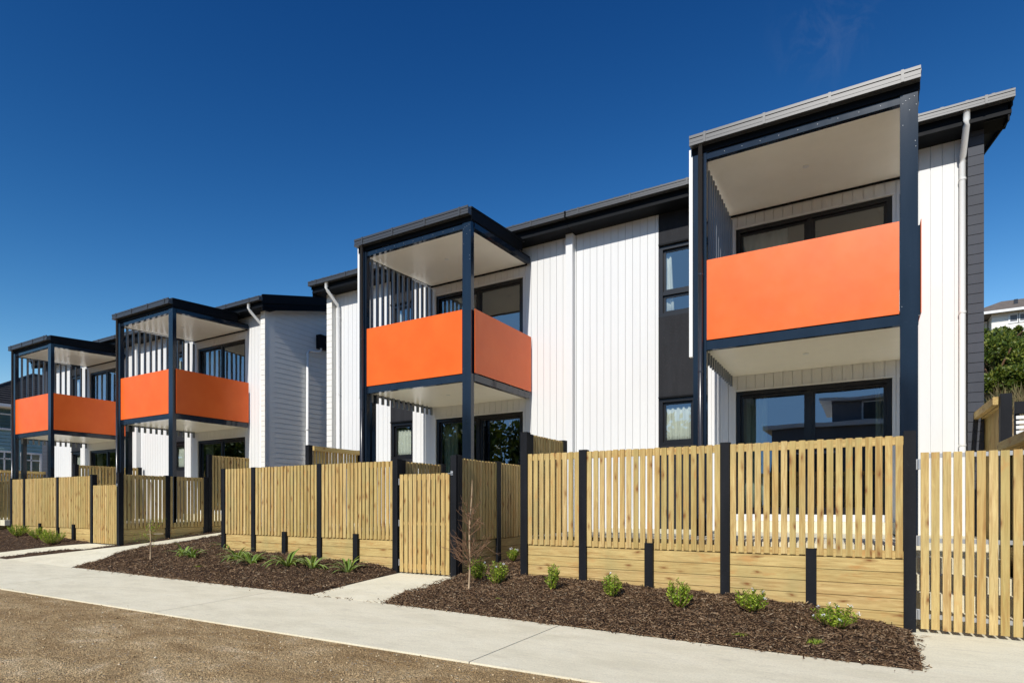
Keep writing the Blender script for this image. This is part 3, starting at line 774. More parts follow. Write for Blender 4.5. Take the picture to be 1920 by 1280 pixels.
# ------------------------------------------------------------------ fences
class Fr:
    """local frame: s along the run, n out of its slatted face"""
    def __init__(s, ox, oy, axis, nsgn):
        s.ox, s.oy, s.a, s.n = ox, oy, axis, nsgn
    def box(s, mb, s0, s1, n0, n1, z0, z1):
        if s.a == 'x':
            ya, yb = s.oy+s.n*n0, s.oy+s.n*n1; mb.box(s.ox+s0, s.ox+s1, min(ya, yb), max(ya, yb), z0, z1)
        else:
            xa, xb = s.ox+s.n*n0, s.ox+s.n*n1; mb.box(min(xa, xb), max(xa, xb), s.oy+s0, s.oy+s1, z0, z1)
def slats(fr, mb, s0, s1, z0, z1, w, pitch, n0=.0, th=.020):
    L = s1-s0; k = max(1, int(round((L+(pitch-w))/pitch))); p = (L-w)/max(1, k-1) if k > 1 else 0
    for i in range(k):
        a = s0+i*p + rnd.uniform(-.003, .003)
        dz = rnd.uniform(-.004, .004)
        fr.box(mb, a, a+w, n0+rnd.uniform(-.002,.001), n0+th, z0+rnd.uniform(-.003,.003), z1+dz)
def fence(name, fr, posts, short, ztop, zslat, label, group, ground=None, L=None, slw=.068, pitch=.0945, boards=True, post_top=None, rail_top=False, railz=None, pw=.11, end_rail=True, zb_fix=None):
    """posts: list of (s, top z, base z); bays between neighbours get a slat panel, rails and boards"""
    s_first = posts[0][0]; s_last = posts[-1][0]
    base = min(p[2] for p in posts)
    ox = fr.ox + (0 if fr.a == 'y' else (s_first+s_last)/2); oy = fr.oy + (0 if fr.a == 'x' else (s_first+s_last)/2)
    T = thing(name, (ox, oy, base), label, 'fence', group)
    for (s, zt, zb) in posts:
        mb = MB(); fr.box(mb, s-pw/2, s+pw/2, -.075, .040, zb-.25, zt); obj('post', mb, M['tv'], T)
    for (s, zt, zb) in short:
        mb = MB(); fr.box(mb, s-pw/2, s+pw/2, -.045+.002, .062, zb-.25, zt); obj('short_post', mb, M['tv'], T)
    hm = M['timberh'] if fr.a == 'x' else M['timberd']
    for (a, b) in zip(posts, posts[1:]):
        s0, s1 = a[0]+pw/2+.006, b[0]-pw/2-.006
        mb = MB(); slats(fr, mb, s0, s1, zslat, ztop, slw, pitch); obj('slat_panel', mb, M['timber'], T)
        for z in ((ztop-.096, ztop-.006), (zslat-.012, zslat+.075)):
            mb = MB(); fr.box(mb, s0-.004, s1+.004, -.047, -.003, z[0], z[1]); obj('rail', mb, hm, T)
        if boards:
            mb = MB(); z = zslat-.015; lo_ = min(a[2], b[2])-.12
            while z > lo_:
                fr.box(mb, s0-.004, s1+.004, -.045, .0+rnd.uniform(-.002,.002), z-.1395, z-.0035); z -= .1425
            obj('retaining_boards', mb, hm, T)
    if rail_top:
        mb = MB(); fr.box(mb, s_first+pw/2, s_last-.0, -.135, -.078, ztop-.10, ztop-.0); obj('top_rail', mb, hm, T)
    elif end_rail:
        mb = MB(); fr.box(mb, s_first-.03, s_first+.3, -.13, -.078, ztop-.13, ztop-.015); obj('rail_end', mb, hm, T)
    return T
def zfz(x): return interp(x, ZF)
def ax(v): return v
# front fences (slatted face towards the path)
F1 = Fr(0, YF, 'x', -1)
fence('slatted_fence', F1, [(-4.31, 1.08, zfz(-4.31)), (-3.37, .775, zfz(-3.37)), (-1.465, .775, zfz(-1.465)), (.44, .80, -1.36)],
      [(-2.42, -.495, zfz(-2.42)), (-.51, -.497, zfz(-.51))], .752, -.572, 'long pine slat fence in front of the nearest house, shrubs along its retaining boards', 'front garden fences', end_rail=False, slw=.0665, pitch=.0955)
fence('slatted_fence', F1, [(-11.5, .76, zfz(-11.5)), (-10.53, .76, zfz(-10.5)), (-8.64, .765, zfz(-8.65)), (-6.80, .78, zfz(-6.8))],
      [(-9.58, -.507, zfz(-9.58)), (-7.70, -.503, zfz(-7.7))], .752, -.585, 'pine slat fence between the shared path and middle gate, strap-leaved clumps at its foot', 'front garden fences', end_rail=False, slw=.0665, pitch=.0925)
fence('slatted_fence', F1, [(-21.6, .79, zfz(-21.6)), (-20.75, .76, zfz(-20.7)), (-18.75, .76, zfz(-18.7)), (-16.93, .78, zfz(-16.9))],
      [(-19.75, -.50, zfz(-19.7)), (-17.85, -.50, zfz(-17.8))], .752, -.59, 'pine slat fence at the far left, feathery green plants along its boards', 'front garden fences', end_rail=False, slw=.0665, pitch=.0925)
# fences that run back in depth
def sfence(x, y0, y1, ztop, label, nsgn=1, mids=(), tall=None, boards=True, rail_top=False, zb=None, group='side fences running back to the houses', end_rail=True, pitch=.0945, slw=.0665, t0=None, tl=None):
    fr = Fr(x, 0, 'y', nsgn)
    ps = [y0]+list(mids)+[y1]
    posts = [(y, (t0 if (t0 and i == 0) else ztop+.02), (zb if zb is not None else zg(x-.3, y))) for i, y in enumerate(ps)]
    return fence('side_fence', fr, posts, [], ztop, -.575, label, group, boards=boards, rail_top=rail_top, end_rail=end_rail, pitch=pitch, slw=slw)
sfence(-5.56, YF+.06, 11.0, .752, 'shaded side fence directly right of the middle gate, behind the bare sapling', 1, (8.97, 10.1), t0=.80)
sfence(-4.31, YF+.14, 9.05, 1.06, 'short taller screen fence rising behind the left end of the nearest front fence', 1, (), t0=1.06)
sfence(-6.80, YF+.14, 9.0, .752, 'low side fence just behind the hinge side of the middle gate', 1, (), end_rail=False)
sfence(-11.0, 9.48, 11.1, 1.36, 'tall screen fence with a flat top rail left of the middle house balcony', -1, (), rail_top=True, boards=False, zb=-.46, end_rail=False)
sfence(-15.6, YF+.0, 9.90, .752, 'long shaded side fence beside the shared path between the two buildings', 1, (8.86,), t0=.80)
sfence(-15.6, 10.02, 11.75, 1.385, 'tall screen fence at the back end of the shared path', 1, (), end_rail=False)
sfence(-21.2, 9.2, 11.1, 1.26, 'tall screen fence between the two far left balconies', 1, (), boards=False, zb=-.46, end_rail=False)
sfence(-22.9, YF, 11.0, .752, 'shaded side fence at the left edge of the picture', 1, (9.2,), t0=.80)
sfence(-28.2, 9.6, 11.9, 1.33, 'tall screen fence with a top rail in front of the teal house', -1, (), rail_top=True, boards=False, zb=-.46, end_rail=False)
sfence(1.56, YF+.12, 9.35, .76, 'low side fence with a top rail at the right edge behind the side gate', 1, (), rail_top=True, boards=True, zb=-1.36, end_rail=False)
sfence(1.56, 9.56, 11.95, 1.37, 'tall screen fence with a top rail beside the charcoal end wall', 1, (), rail_top=True, boards=True, zb=-1.36, end_rail=False)

def gate(x0, x1, zt, zb, label, steel, xs_hinge, xs_latch, y=YF, pitch=.0985, slw=.072, post=None):
    T = thing('garden_gate', ((x0+x1)/2, y, zb), label, 'gate', 'slatted garden gates')
    fr = Fr(0, y, 'x', -1); mb = MB(); slats(fr, mb, x0, x1, zb, zt, slw, pitch, .010, .020); obj('slat_panel', mb, M['timber'], T)
    rm = M['galv'] if steel else M['timberh']
    zs = ((zt-.055, zt-.010), ((zt+zb)/2-.02, (zt+zb)/2+.025), (zb+.11, zb+.155)) if steel else ((zt-.10, zt-.02), ((zt+zb)/2-.03, (zt+zb)/2+.02), (zb+.06, zb+.14))
    for a, b in zs:
        mb = MB(); fr.box(mb, x0+.01, x1-.01, -.035, .009, a, b); obj('rail', mb, rm, T)
    for xx in (x0+.004, x1-.044):
        mb = MB(); fr.box(mb, xx, xx+.04, -.036, .008, zb+.03, zt-.06); obj('stile', mb, rm, T)
    for z in (zt-.12, (zt+zb)/2, zb+.15):
        mb = MB(); fr.box(mb, xs_hinge-.02, xs_hinge+.02, -.02, .012, z-.055, z+.055); mb.tube([(xs_hinge, y-.016, z-.05), (xs_hinge, y-.016, z+.05)], .008, 8); obj('hinge', mb, M['galv'], T)
    mb = MB()
    s = 1 if xs_latch > (x0+x1)/2 else -1
    fr.box(mb, min(xs_latch-s*.06, xs_latch+s*.04), max(xs_latch-s*.06, xs_latch+s*.04), .031, .040, zt-.015, zt-.003)
    fr.box(mb, xs_latch+s*.035-.02, xs_latch+s*.035+.02, .041, .058, zt-.04, zt+.03); mb.tube([(xs_latch+s*.035, y-.075, zt-.005), (xs_latch+s*.035, y-.05, zt-.005)], .012, 10)
    obj('latch', mb, M['galv'], T)
    if post:
        pb = MB(); pb.box(post-.055, post+.055, y-.042, y+.07, zg(post, YF)-.25, .79); obj('gate_post', pb, M['tv'], T)
    return T
gate(-6.70, -5.67, .515, -1.11, 'middle slatted gate at the head of the short concrete path', False, -6.73, -5.64, post=-5.585)
gate(-16.84, -15.71, .50, -.95, 'small far slatted gate at the left beside the shaded side fence', False, -16.86, -15.68, post=None)
gate(.535, 1.47, .558, -1.315, 'wide-gapped slatted gate with steel rails at the right edge', True, .515, 1.49)

# steps and block wall in the passage behind the right-hand gate
mb = MB()
for k in range(5):
    mb.box(.52, 1.48, 8.05+.29*k, 12.5, -1.5, -1.20+.185*k)
tag(obj('garden_steps', mb, M['conc']), 'pale concrete steps climbing behind the right-hand gate', 'steps')
mb = MB()
for k in range(6): mb.box(.462, .50, YF+.06, 11.2, -1.34+.1425*k+.0025, -1.34+.1425*(k+1))
tag(obj('retaining_wall', mb, M['timberd']), 'shaded timber board wall along the left of the steps', 'retaining wall')

# ------------------------------------------------------------------ plants
def ground_at(x, y): return mulch_h(x, y)
def leaf_quads(c, d, L, W, rg):
    """rhombus leaves: centres c, directions d, lengths L, widths W -> verts, faces"""
    n = len(c); r = rg.normal(size=(n,3)); s = np.cross(d, r); s /= np.linalg.norm(s, axis=1)[:,None]+1e-9
    up = np.cross(s, d)
    L = L[:,None]; W = W[:,None]
    v = np.stack([c, c+d*L*.45+s*W/2+up*L*.06, c+d*L, c+d*L*.45-s*W/2+up*L*.06], 1)
    return v.reshape(-1,3), (np.arange(n)[:,None]*4+np.array([[0,1,2,3]]))
def shrub(x, y, h, wd, label, nst=16, lpn=26, seed=0, flowers=0, leaf=(.036,.0145), taper=.6, cat='shrub', name='shrub', mt=None, group='small shrubs in the bark beds', upright=.5):
    rg = np.random.default_rng(seed); z0 = ground_at(x, y)-.01
    T = thing(name, (x, y, z0), label, cat, group); nst = int(nst*1.7); lpn = int(lpn*1.4); wd *= 1.08; h *= 1.04
    mb = MB(); cs, ds = [], []; tips = []
    for k in range(nst):
        a = rg.uniform(0, 2*np.pi); rad = wd/2*math.sqrt(rg.random()); hh = h*(1-taper*(rad/(wd/2))**1.6*rg.uniform(.4,1))*rg.uniform(.75,1.0)
        p0 = np.array([x, y, z0]); tip = p0+np.array([math.cos(a)*rad, math.sin(a)*rad, hh])
        mid = p0*.45+tip*.55+np.array([math.cos(a)*rad*.25, math.sin(a)*rad*.25, -hh*.06])
        mb.tube([tuple(p0), tuple(mid), tuple(tip)], .004, 5, .0015)
        tips.append(tip)
        for q in range(lpn):
            u = .18+.82*(q+rg.random())/lpn
            b = p0*(1-u)**2+2*mid*u*(1-u)+tip*u*u
            an = rg.uniform(0, 2*np.pi); dd = np.array([math.cos(an), math.sin(an), upright+rg.uniform(-.2,.7)]); dd /= np.linalg.norm(dd)
            cs.append(b); ds.append(dd)
    obj('stems', mb, M['twig'], T)
    cs = np.array(cs); ds = np.array(ds); n = len(cs)
    v, f = leaf_quads(cs, ds, rg.uniform(leaf[0]*.7, leaf[0]*1.3, n), rg.uniform(leaf[1]*.7, leaf[1]*1.3, n), rg)
    fast('foliage', v, f, mt or M['leaf'], T)
    if flowers:
        for k in range(flowers):
            tp = tips[rg.integers(len(tips))]+np.array([0,0,.012]); fc, fd = [], []
            for q in range(14):
                an = rg.uniform(0, 6.28); dd = np.array([math.cos(an), math.sin(an), rg.uniform(.1,1.2)]); dd /= np.linalg.norm(dd)
                fc.append(tp+rg.normal(0, .008, 3)); fd.append(dd)
            fc = np.array(fc); fd = np.array(fd); v, f = leaf_quads(fc, fd, np.full(len(fc), .014), np.full(len(fc), .010), rg)
            fast('flower_head', v, f, M['petal'], T)
    return T

SG = 'small shrubs in the bark beds'
shrub(-4.93, 7.38, .37, .30, 'leafy green shrub just right of the bare sapling, in front of the shaded side fence', 18, 26, 1, 1)
shrub(-4.49, 7.22, .36, .30, 'leafy green shrub with a pale flower head, left of the tall fence post', 18, 26, 2, 2)
shrub(-5.12, 8.75, .27, .24, 'small white-flowered shrub deep in the recess between the fences', 12, 20, 3, 4)
shrub(-3.54, 7.08, .41, .17, 'tall narrow green shrub, first from the left along the nearest fence', 11, 34, 4, 0, taper=.5)
shrub(-2.73, 7.15, .33, .26, 'rounded green shrub with a lilac-white flower, left of the first short post', 17, 26, 5, 1)
shrub(-1.86, 7.03, .40, .28, 'upright bright green shrub between the short and middle posts of the nearest fence', 16, 30, 6, 0)
shrub(-1.07, 7.18, .31, .34, 'yellow-green shrub with pale flowers, right of the middle post of the nearest fence', 20, 24, 7, 3, mt=None)
shrub(-.23, 7.02, .28, .42, 'low spreading shrub dotted with white flowers, nearest to the right-hand gate', 26, 22, 8, 9, upright=.35)
FE = (.034,.009)
for k, (x, y, h, w_, lb) in enumerate(((-20.31,7.38,.38,.50,'feathery green plant farthest left by the far fence'), (-19.15,7.42,.36,.50,'feathery green plant at the far fence, middle one of three'), (-17.94,7.22,.42,.58,'feathery yellow-green plant at the far fence, nearest its gate'))):
    shrub(x, y, h, w_, lb, 34, 34, 20+k, 0, FE, .45, 'plant', 'feathery_plant', group='feathery plants by the far fence', upright=.8)
def tuft(x, y, r, h, label, seed, n=90):
    rg = np.random.default_rng(seed); z = ground_at(x, y)
    c = np.stack([x+rg.normal(0, r*.4, n), y+rg.normal(0, r*.3, n), np.full(n, z)], 1)
    d = np.stack([rg.normal(0,.5,n), rg.normal(0,.5,n), np.ones(n)], 1); d /= np.linalg.norm(d, axis=1)[:,None]
    v, f = leaf_quads(c, d, rg.uniform(h*.5, h, n), np.full(n, .005), rg)
    tag(fast('grass_tuft', v, f, M['leaf']), label, 'grass tuft', 'grass tufts in the bark')
tuft(-.39, 6.38, .09, .07, 'bright green grass tuft in the bark below the white-flowered shrub', 31, 130)
tuft(-1.06, 6.36, .08, .035, 'faint flat weed patch in the bark near the footpath, left of the bright tuft', 32, 70)
tuft(-4.07, 6.60, .05, .035, 'tiny weed in the bark right of the bare sapling', 33, 40)
tuft(-10.6, 6.60, .10, .035, 'faint weed patch in the bark below the strap-leaved clumps', 34, 60)

def strap_clump(x, y, n, L, label, seed):
    rg = np.random.default_rng(seed); z = ground_at(x, y)-.01
    T = thing('strap_leaf_plant', (x, y, z), label, 'plant', 'strap-leaved plants along the middle fence')
    g_, p_ = MB(), MB()
    for k in range(n):
        a = rg.uniform(0, 6.283); l = L*rg.uniform(.6, 1.1); w_ = .024*rg.uniform(.7, 1.15); th = rg.uniform(.55, 1.35); bend = rg.uniform(1.1, 2.2)
        pos = np.array([x+.03*math.cos(a), y+.03*math.sin(a), z]); sd = np.array([-math.sin(a), math.cos(a), 0]); m = 9
        c, w3 = [], []
        for i in range(m+1):
            u = i/m; c.append(pos.copy()); w3.append(w_*(.55+1.2*u*(1-u)*1.6)*(1-u**4)+.0006)
            e = th-bend*u**1.35; pos = pos+np.array([math.cos(a)*math.cos(e), math.sin(a)*math.cos(e), math.sin(e)])*l/m
            if pos[2] < z+.012: pos[2] = z+.012
        va, vb, vc, vd = [], [], [], []
        for q, ww in zip(c, w3):
            up = np.array([0, 0, ww*.28])
            va.append(tuple(q-sd*ww*.80+up*.6)); vb.append(tuple(q)); vc.append(tuple(q+sd*ww*.80+up*.6)); vd.append(ww)
        o = len(g_.v); g_.v += va+vb+vc; q = m+1
        for i in range(m): g_.f += [(o+i, o+i+1, o+q+i+1, o+q+i), (o+q+i, o+q+i+1, o+2*q+i+1, o+2*q+i)]
        for sg, src in ((-1, va), (1, vc)):
            o = len(p_.v); p_.v += src + [tuple(np.array(s_)+sd*sg*ww*.20+np.array([0,0,ww*.15])) for s_, ww in zip(src, vd)]
            for i in range(m): p_.f.append((o+i, o+i+1, o+q+i+1, o+q+i))
    obj('blades', g_, M['blade'], T, True); obj('blade_margins', p_, M['pale'], T, True)
for k, (x, y, n, L, lb) in enumerate(((-12.15,7.25,20,.42,'strap-leaved clump farthest left, arching beside the shared path'), (-11.55,7.05,24,.40,'strap-leaved clump just left of the first fence post'), (-11.55,7.85,14,.45,'strap-leaved clump standing behind the first fence post by the path'),
        (-10.30,7.17,28,.42,'strap-leaved clump in front of the first narrow fence bay'), (-9.72,7.06,30,.46,'strap-leaved clump just left of the first short post of the middle fence'), (-8.80,7.12,28,.52,'widest strap-leaved clump, in front of the middle fence between short and tall post'),
        (-8.20,7.14,24,.44,'strap-leaved clump lying low before the tall post of the middle fence'), (-7.46,7.26,22,.46,'strap-leaved clump with cream margins nearest the middle gate'))):
    strap_clump(x, y, n, L, lb, 50+k)

def sapling(x, y, h, lean, label, leafy, seed):
    rg = np.random.default_rng(seed); z = ground_at(x, y)-.03
    T = thing('sapling', (x, y, z), label, 'tree', None)
    def tr(u): return np.array([x+lean*h*u**1.3+.008*math.sin(u*9), y+.006*math.sin(u*7), z+h*u])
    mb = MB(); mb.tube([tuple(tr(i/12)) for i in range(13)], .0155, 9, .0075); obj('trunk', mb, M['bark'], T, True)
    bb = MB(); tips = []
    def br(p, d, l, r, dep):
        q = p; pts = [tuple(q)]
        for i in range(4):
            d = d+rg.normal(0, .16, 3)+np.array([0,0,.10]); d /= np.linalg.norm(d); q = q+d*l/4; pts.append(tuple(q))
            if dep > 0 and i < 3 and rg.random() < .85:
                dd = d+rg.normal(0, .62, 3); dd /= np.linalg.norm(dd); br(q, dd, l*.55, r*.55, dep-1)
            if dep == 0 or i > 1: tips.append(q.copy())
        bb.tube(pts, r, 5, r*.45)
    if not leafy:
        for k in range(34):
            u = .20+.48*rg.random()**1.1; a = rg.uniform(0, 6.283); 
            if k < 3: u = .21; 
            d = np.array([math.cos(a), math.sin(a), rg.uniform(.3, 1.0)]); d /= np.linalg.norm(d)
            br(tr(u), d, rg.uniform(.26, .52)*(1.2-u), .0060, 2)
        mb = MB()
        for k in range(5):
            u = .45+.1*k; q = tr(u); mb.tube([tuple(q-np.array([0,0,.010])), tuple(q+np.array([0,0,.010]))], .0165, 8)
        obj('trunk_node', mb, M['twig'], T)
    else:
        for k in range(13):
            u = .22+.17*rg.random(); a = rg.uniform(0, 6.283); d = np.array([math.cos(a), math.sin(a), rg.uniform(.1, .9)]); d /= np.linalg.norm(d)
            br(tr(u), d, rg.uniform(.16, .34), .0035, 1)
        a0 = tr(.16); pts = [tuple(a0+np.array([.05*k, 0, .03*math.sin(k*1.1)])) for k in range(4)]; bb.tube(pts, .004, 5, .002)
    obj('branches', bb, M['twig'], T)
    if leafy:
        tips = np.array(tips); c = tips[rg.integers(0, len(tips), 420)]+rg.normal(0, .018, (420,3)); d = rg.normal(size=(420,3)); d /= np.linalg.norm(d, axis=1)[:,None]
        v, f = leaf_quads(c, d, rg.uniform(.02,.04,420), rg.uniform(.007,.012,420), rg); fast('foliage', v, f, M['leaf'], T)
sapling(-4.78, 6.94, 1.56, .035, 'bare brown twiggy sapling with a pale leader, just right of the middle gate', False, 71)
sapling(-12.72, 6.87, 1.63, .0, 'slender pale-stemmed sapling with a few green leaves low down, beside the shared path', True, 72)

# ------------------------------------------------------------------ hillside on the right
def bush(x, y, z, rx, ry, rz, n, label, seed, mt, leafs=(.10,.055), name='bush', cat='bush', group='bushes on the hillside', trunk=True):
    rg = np.random.default_rng(seed)
    T = thing(name, (x, y, z), label, cat, group)
    mb = MB()
    for k in range(5):
        a = rg.uniform(0, 6.283); mb.tube([(x, y, z-.4), (x+.3*rx*math.cos(a), y+.3*ry*math.sin(a), z+rz*.5), (x+.6*rx*math.cos(a), y+.6*ry*math.sin(a), z+rz*1.1)], .07, 6, .02)
    obj('trunk', mb, M['twig'], T)
    K = 34; cc = rg.normal(size=(K,3)); cc /= np.linalg.norm(cc, axis=1)[:,None]; cc *= (rg.random((K,1))**.33)
    cc = cc*np.array([rx,ry,rz])*.80+np.array([x, y, z+rz*.85]); rr = rg.uniform(.20,.42,K)*min(rx,rz)
    i = rg.integers(0, K, n); o = rg.normal(size=(n,3)); o /= np.linalg.norm(o, axis=1)[:,None]; o *= (.55+.5*rg.random((n,1)))
    c = cc[i]+o*rr[i][:,None]; d = o*.6+rg.normal(size=(n,3))*.6+np.array([0,0,.3]); d /= np.linalg.norm(d, axis=1)[:,None]
    v, f = leaf_quads(c, d, rg.uniform(leafs[0]*.6, leafs[0]*1.4, n), rg.uniform(leafs[1]*.6, leafs[1]*1.4, n), rg)
    fast('foliage', v, f, mt, T)
k = 0
names = ['dense dark green bush %s' % s_ for s_ in ('hard against the charcoal end wall', 'in the middle of the hillside thicket', 'at the right edge of the hillside thicket', 'low in front of the thicket, above the dry grass', 'high up below the white hillside house', 'at the top right below the hillside house window', 'behind the thicket at its left')]
for (x, y, r, h) in ((3.70,24.8,1.15,.80), (4.45,26.6,1.2,.55), (5.15,28.6,1.3,.30), (3.75,22.9,.85,.45), (4.7,29.6,1.5,.36), (5.9,31.0,1.5,.25), (3.85,28.0,1.2,.62)):
    bush(x, y, zterr(x, y), r, r*.9, h, 7000, names[k], 100+k, M['leafd']); k += 1
# dry grass on the slope
rg = np.random.default_rng(5); n = 26000
x = rg.uniform(2.2, 9, n); y = rg.uniform(14, 34, n); z = np.array([zterr(a, b)+.05 for a, b in zip(x, y)])
cl = np.sin(x*2.3+y*1.1)+np.sin(y*1.7-x*.8); kp = cl > -.6; x, y, z = x[kp], y[kp], z[kp]; n = len(x)
c = np.stack([x, y, z], 1); d = np.stack([rg.normal(0,.35,n), rg.normal(0,.35,n), np.ones(n)], 1); d /= np.linalg.norm(d, axis=1)[:,None]
v, f = leaf_quads(c, d, rg.uniform(.15,.6,n), np.full(n, .028), rg)
tag(fast('dry_grass', v, f, M['dry']), 'long dry brown and green grass on the hillside', 'grass', kind='stuff')
# pale rocks
def rock(x, y, r, label, seed, sq=.6):
    rg = np.random.default_rng(seed); import bmesh
    bm = bmesh.new(); bmesh.ops.create_icosphere(bm, subdivisions=3, radius=1.)
    ph = rg.uniform(0, 6, 6)
    for v in bm.verts:
        p = v.co; k = 1+.22*math.sin(p.x*3.1+ph[0])*math.cos(p.y*2.7+ph[1])+.14*math.sin(p.z*5.3+ph[2]+p.x*4)+.07*math.sin(p.y*9+ph[3])*math.sin(p.x*8+ph[4])
        v.co = Vector((p.x*r*k, p.y*r*k*.8, p.z*r*k*sq))
    me = bpy.data.meshes.new('rock'); bm.to_mesh(me); bm.free(); me.materials.append(M['rock'])
    o = bpy.data.objects.new('rock', me); C.objects.link(o); o.location = (x, y, zterr(x, y)+r*.15+H); tag(o, label, 'rock', 'pale rocks on the hillside')
for k, (x, y, r, sq, lb) in enumerate(((4.55,24.6,.50,.6,'large pale rock slab at the right edge of the hillside'), (4.12,24.1,.22,.7,'pale rock left of the large slab'), (4.30,23.5,.26,.6,'pale rock below the large slab'), (4.0,23.7,.13,.7,'small pale rock at the left end of the rocks'),
        (4.5,23.3,.24,.5,'flat pale rock low at the right edge'), (3.42,21.2,.14,.4,'lone small white rock in the dry grass'), (2.98,17.0,.16,.5,'pale stone beside the post of the tall right screen fence'), (3.1,16.9,.14,.5,'pale stone under the white slatted screen'))):
    rock(x, y, r, lb, 200+k, sq)
# white slatted screen on the slope
T = thing('slatted_screen', (3.6, 16.4, 1.1), 'low white slatted screen under a dark capping on the slope behind the right-hand fence', 'screen')
mb = MB()
for k in range(7): mb.box(2.82, 4.6, 16.38, 16.40, 1.20+k*.105, 1.27+k*.105)
obj('slat', mb, M['trim'], T); mb = MB(); mb.box(2.80, 4.62, 16.36, 16.44, 1.94, 2.20); obj('capping', mb, M['tv'], T)
mb = MB()
for x in (2.84, 3.7, 4.55): mb.box(x-.04, x+.04, 16.405, 16.47, zterr(x, 16.4)-.2, 1.94)
obj('post', mb, M['tv'], T)
# white house on the hill
T = thing('hillside_house', (13, 54, 8), 'white weatherboard house with a weathered hipped tile roof up on the hill', 'house')
hx0, hx1, hy0, hy1, zb_, ze_ = 7.35, 20., 50., 60., 7.5, 12.6
mb = MB(); z = zb_
mb.box(hx0+.05, hx1, hy0+.03, hy1, zb_, ze_)
while z < ze_: mb.box(hx0, hx1+.02, hy0, hy0+.04, z, min(ze_, z+.17)); z += .18
obj('wall', mb, M['whiteb'], T)
mb = MB(); mb.box(hx0-1.2, hx0-.02, hy0+1.4, hy1, zb_, ze_-.1); obj('side_wall', mb, M['whiteb'], T)
mb = MB(); o_ = .55; a, b, c_, d_ = hx0-1.6, hx1+o_, hy0-o_, hy1+o_; rz = 14.2; yr = 53.2
mb.add([(a,c_,ze_),(b,c_,ze_),(b,d_,ze_),(a,d_,ze_),(a+2.6,yr,rz),(b-5.5,yr,rz)], [(0,1,5,4),(1,2,5),(2,3,4,5),(3,0,4),(3,2,1,0)]); R = obj('roof', mb, M['tileb'], T)
mb = MB(); mb.box(a-.02, b+.02, c_-.06, c_-.005, ze_-.10, ze_+.06); obj('gutter', mb, M['trim'], R)
mb = MB(); mb.box(8.75, 8.95, 51.4, 51.6, 13.3, 13.75); obj('vent_pipe', mb, M['pipe'], R)
for (x0, x1) in ((8.30, 8.66), (8.80, 10.4)):
    mb = MB(); z0, z1 = 11.93, 12.36
    for (p, q, r_, s_) in ((x0-.09,x1+.09,z1,z1+.08),(x0-.09,x1+.09,z0-.1,z0),(x0-.09,x0,z0,z1),(x1,x1+.09,z0,z1)): mb.box(p, q, hy0-.05, hy0-.001, r_, s_)
    W_ = obj('window', mb, M['trim'], T); mb = MB(); mb.quad((x0,hy0-.02,z0),(x1,hy0-.02,z0),(x1,hy0-.02,z1),(x0,hy0-.02,z1)); obj('pane', mb, M['oppo'], W_)

# ------------------------------------------------------------------ teal neighbour on the left
T = thing('neighbour_house', (-42, 19, -1), 'two-storey teal weatherboard house with a dark tile hip roof at the far left', 'house')
X_ = -38.; y0, y1, zb_, ze_ = 11.8, 27., -1., 5.0
mb = MB(); mb.box(-46.6, X_-.02, y0+.02, y1, zb_, ze_); z = zb_
while z < ze_:
    t_ = min(ze_, z+.17); mb.hexa([(X_-.03,y0,z),(X_+.035,y0,z),(X_+.035,y1,z),(X_-.03,y1,z),(X_-.03,y0,t_),(X_,y0,t_),(X_,y1,t_),(X_-.03,y1,t_)])
    mb.box(-46.6, X_, y0-.012, y0+.03, z, t_-.02); z += .185
obj('wall', mb, M['teal'], T)
a, b, c_, d_ = -47., -37.6, 11.4, 27.4
mb = MB(); ze2 = 5.12; mb.add([(a,c_,ze2),(b,c_,ze2),(b,d_,ze2),(a,d_,ze2),(-42.3,16.1,7.65),(-42.3,22.7,7.65)], [(0,1,4),(1,2,5,4),(2,3,5),(3,0,4,5),(3,2,1,0)])
R = obj('roof', mb, M['tile'], T)
mb = MB()
for k in range(15):      # tile courses on the slope facing the terrace
    u = (k+.5)/15.5; u2 = u+.05
    xa = b-4.7*u; za = ze2+2.53*u; xb_ = b-4.7*u2; zb2 = ze2+2.53*u2
    mb.hexa([(xa,c_+4.7*u,za+.0),(xa,d_-4.7*u,za+.0),(xb_,d_-4.7*u2,zb2),(xb_,c_+4.7*u2,zb2),(xa,c_+4.7*u,za+.07),(xa,d_-4.7*u,za+.07),(xb_,d_-4.7*u2,zb2+.02),(xb_,c_+4.7*u2,zb2+.02)])
obj('tile_courses', mb, M['tile'], R)
mb = MB(); mb.tube([(b,c_,ze2+.03),(-42.3,16.1,7.70),(-42.3,22.7,7.70)], .09, 8); obj('ridge', mb, M['tile'], R)
mb = MB(); mb.box(b-.01, b+.11, c_-.05, d_, ze2-.12, ze2+.03); mb.box(X_+.0, b+.02, c_+.3, d_, ze2-.16, ze2-.02); obj('gutter', mb, M['trim'], R)
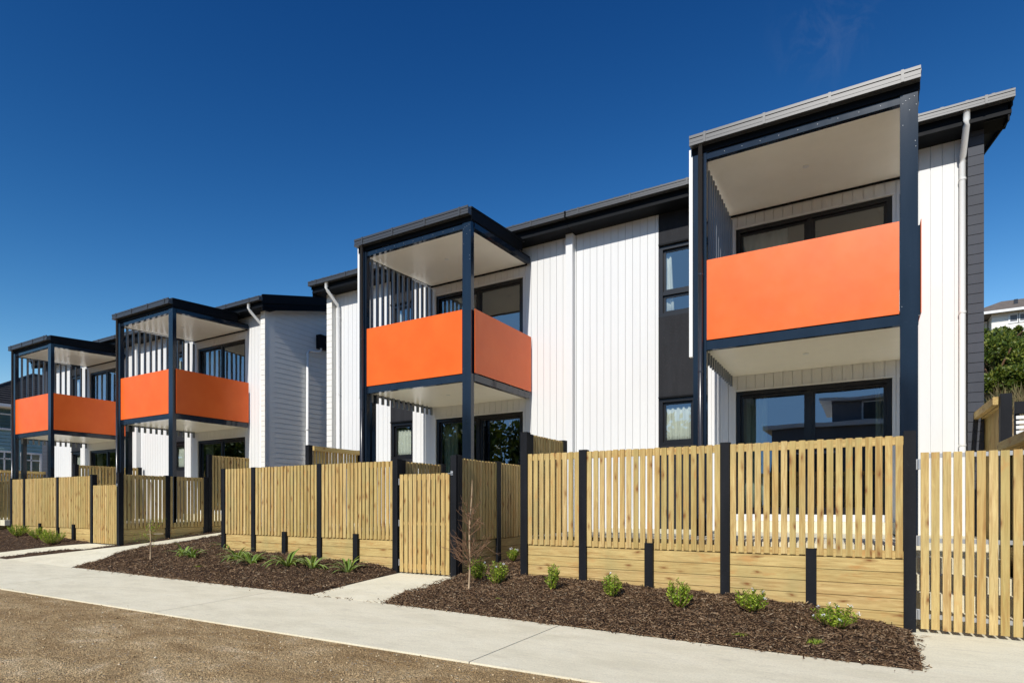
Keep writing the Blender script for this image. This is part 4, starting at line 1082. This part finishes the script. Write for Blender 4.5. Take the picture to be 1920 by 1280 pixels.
for (ya, yb, za, zb3) in ((12.1,13.5,3.95,4.98), (12.9,13.55,1.6,2.7), (14.0,14.75,1.6,2.68)):
    mb = MB(); x0, x1 = X_+.028, X_+.075; t_ = .09
    mb.box(x0, x1, ya-t_, yb+t_, zb3, zb3+t_); mb.box(x0, x1+.04, ya-t_, yb+t_, za-t_, za); mb.box(x0, x1, ya-t_, ya, za, zb3); mb.box(x0, x1, yb, yb+t_, za, zb3); mb.box(x0, x1-.01, (ya+yb)/2-.03, (ya+yb)/2+.03, za, zb3)
    mb.box(x0, x1-.01, ya, yb, zb3-.34, zb3-.28)
    W_ = obj('window', mb, M['trim'], T)
    mb = MB(); mb.quad((X_+.033,ya,za),(X_+.033,yb,za),(X_+.033,yb,zb3),(X_+.033,ya,zb3)); obj('pane', mb, M['glass'], W_)
    mb = MB(); mb.quad((X_+.029,ya,za),(X_+.029,yb,za),(X_+.029,yb,zb3),(X_+.029,ya,zb3)); obj('curtain', mb, M['curt_g'], W_)

# ------------------------------------------------------------------ across the street (seen only as reflections in the glass)
T = thing('opposite_house', (4, -22, -1.5), 'low grey house across the street, reflected in the ground floor glass', 'house')
mb = MB(); mb.box(-5, 14, -27, -18, -1.5, 4.7); obj('wall', mb, M['oppo'], T)
mb = MB(); mb.box(-1.6, 12, -25, -18.6, 4.9, 6.2); obj('upper_wall', mb, M['oppo'], T)
mb = MB(); mb.box(-5.5, 14.5, -27.4, -17.6, 4.7, 4.95); mb.box(-2.2, 12.5, -25.4, -18.0, 6.2, 6.4); obj('roof', mb, M['trim'], T)
for (x0, x1, z0, z1) in ((-3.6,-1.4,1.2,3.2), (1.5,4.5,1.2,3.2), (6.5,9.5,1.2,3.2), (0,3,5.1,6.0), (4,7,5.1,6.0)):
    yy = -17.995 if z0 < 4 else -18.595
    mb = MB(); mb.box(x0-.1, x1+.1, yy, yy+.04, z0-.1, z1+.1); W_ = obj('window', mb, M['trim'], T); mb = MB(); mb.quad((x0,yy+.05,z0),(x1,yy+.05,z0),(x1,yy+.05,z1),(x0,yy+.05,z1)); obj('pane', mb, M['frame'], W_)
for k, (x, y, r, h, lb) in enumerate(((-10.5,-21,3.0,4.9,'narrow'), (-15.5,-21,3.8,5.6,'rounded'), (-22.5,-22,4.6,5.8,'broad'), (-31,-21,5.2,6.0,'spreading'), (-41,-23,6.0,6.4,'tall'), (-53,-22,6.6,6.6,'big'), (-67,-23,7.5,6.8,'wide'), (-80,-24,8,7.2,'heavy'), (-94,-24,8.5,7.4,'distant'), (-110,-25,9,7.6,'farthest'))):
    bush(x, y, -1.2, r, r*.8, h, 8000, lb+' dark tree across the street, mirrored in the lower sliding doors', 310+k, M['leafd'], (.55,.32), 'street_tree', 'tree', None)
bush(-8.2, -20, -1.4, 2.4, 2.4, 3.2, 5000, 'broad green tree across the street, reflected in the ground floor glass', 300, M['leafd'], (.3,.16), 'street_tree', 'tree', None)
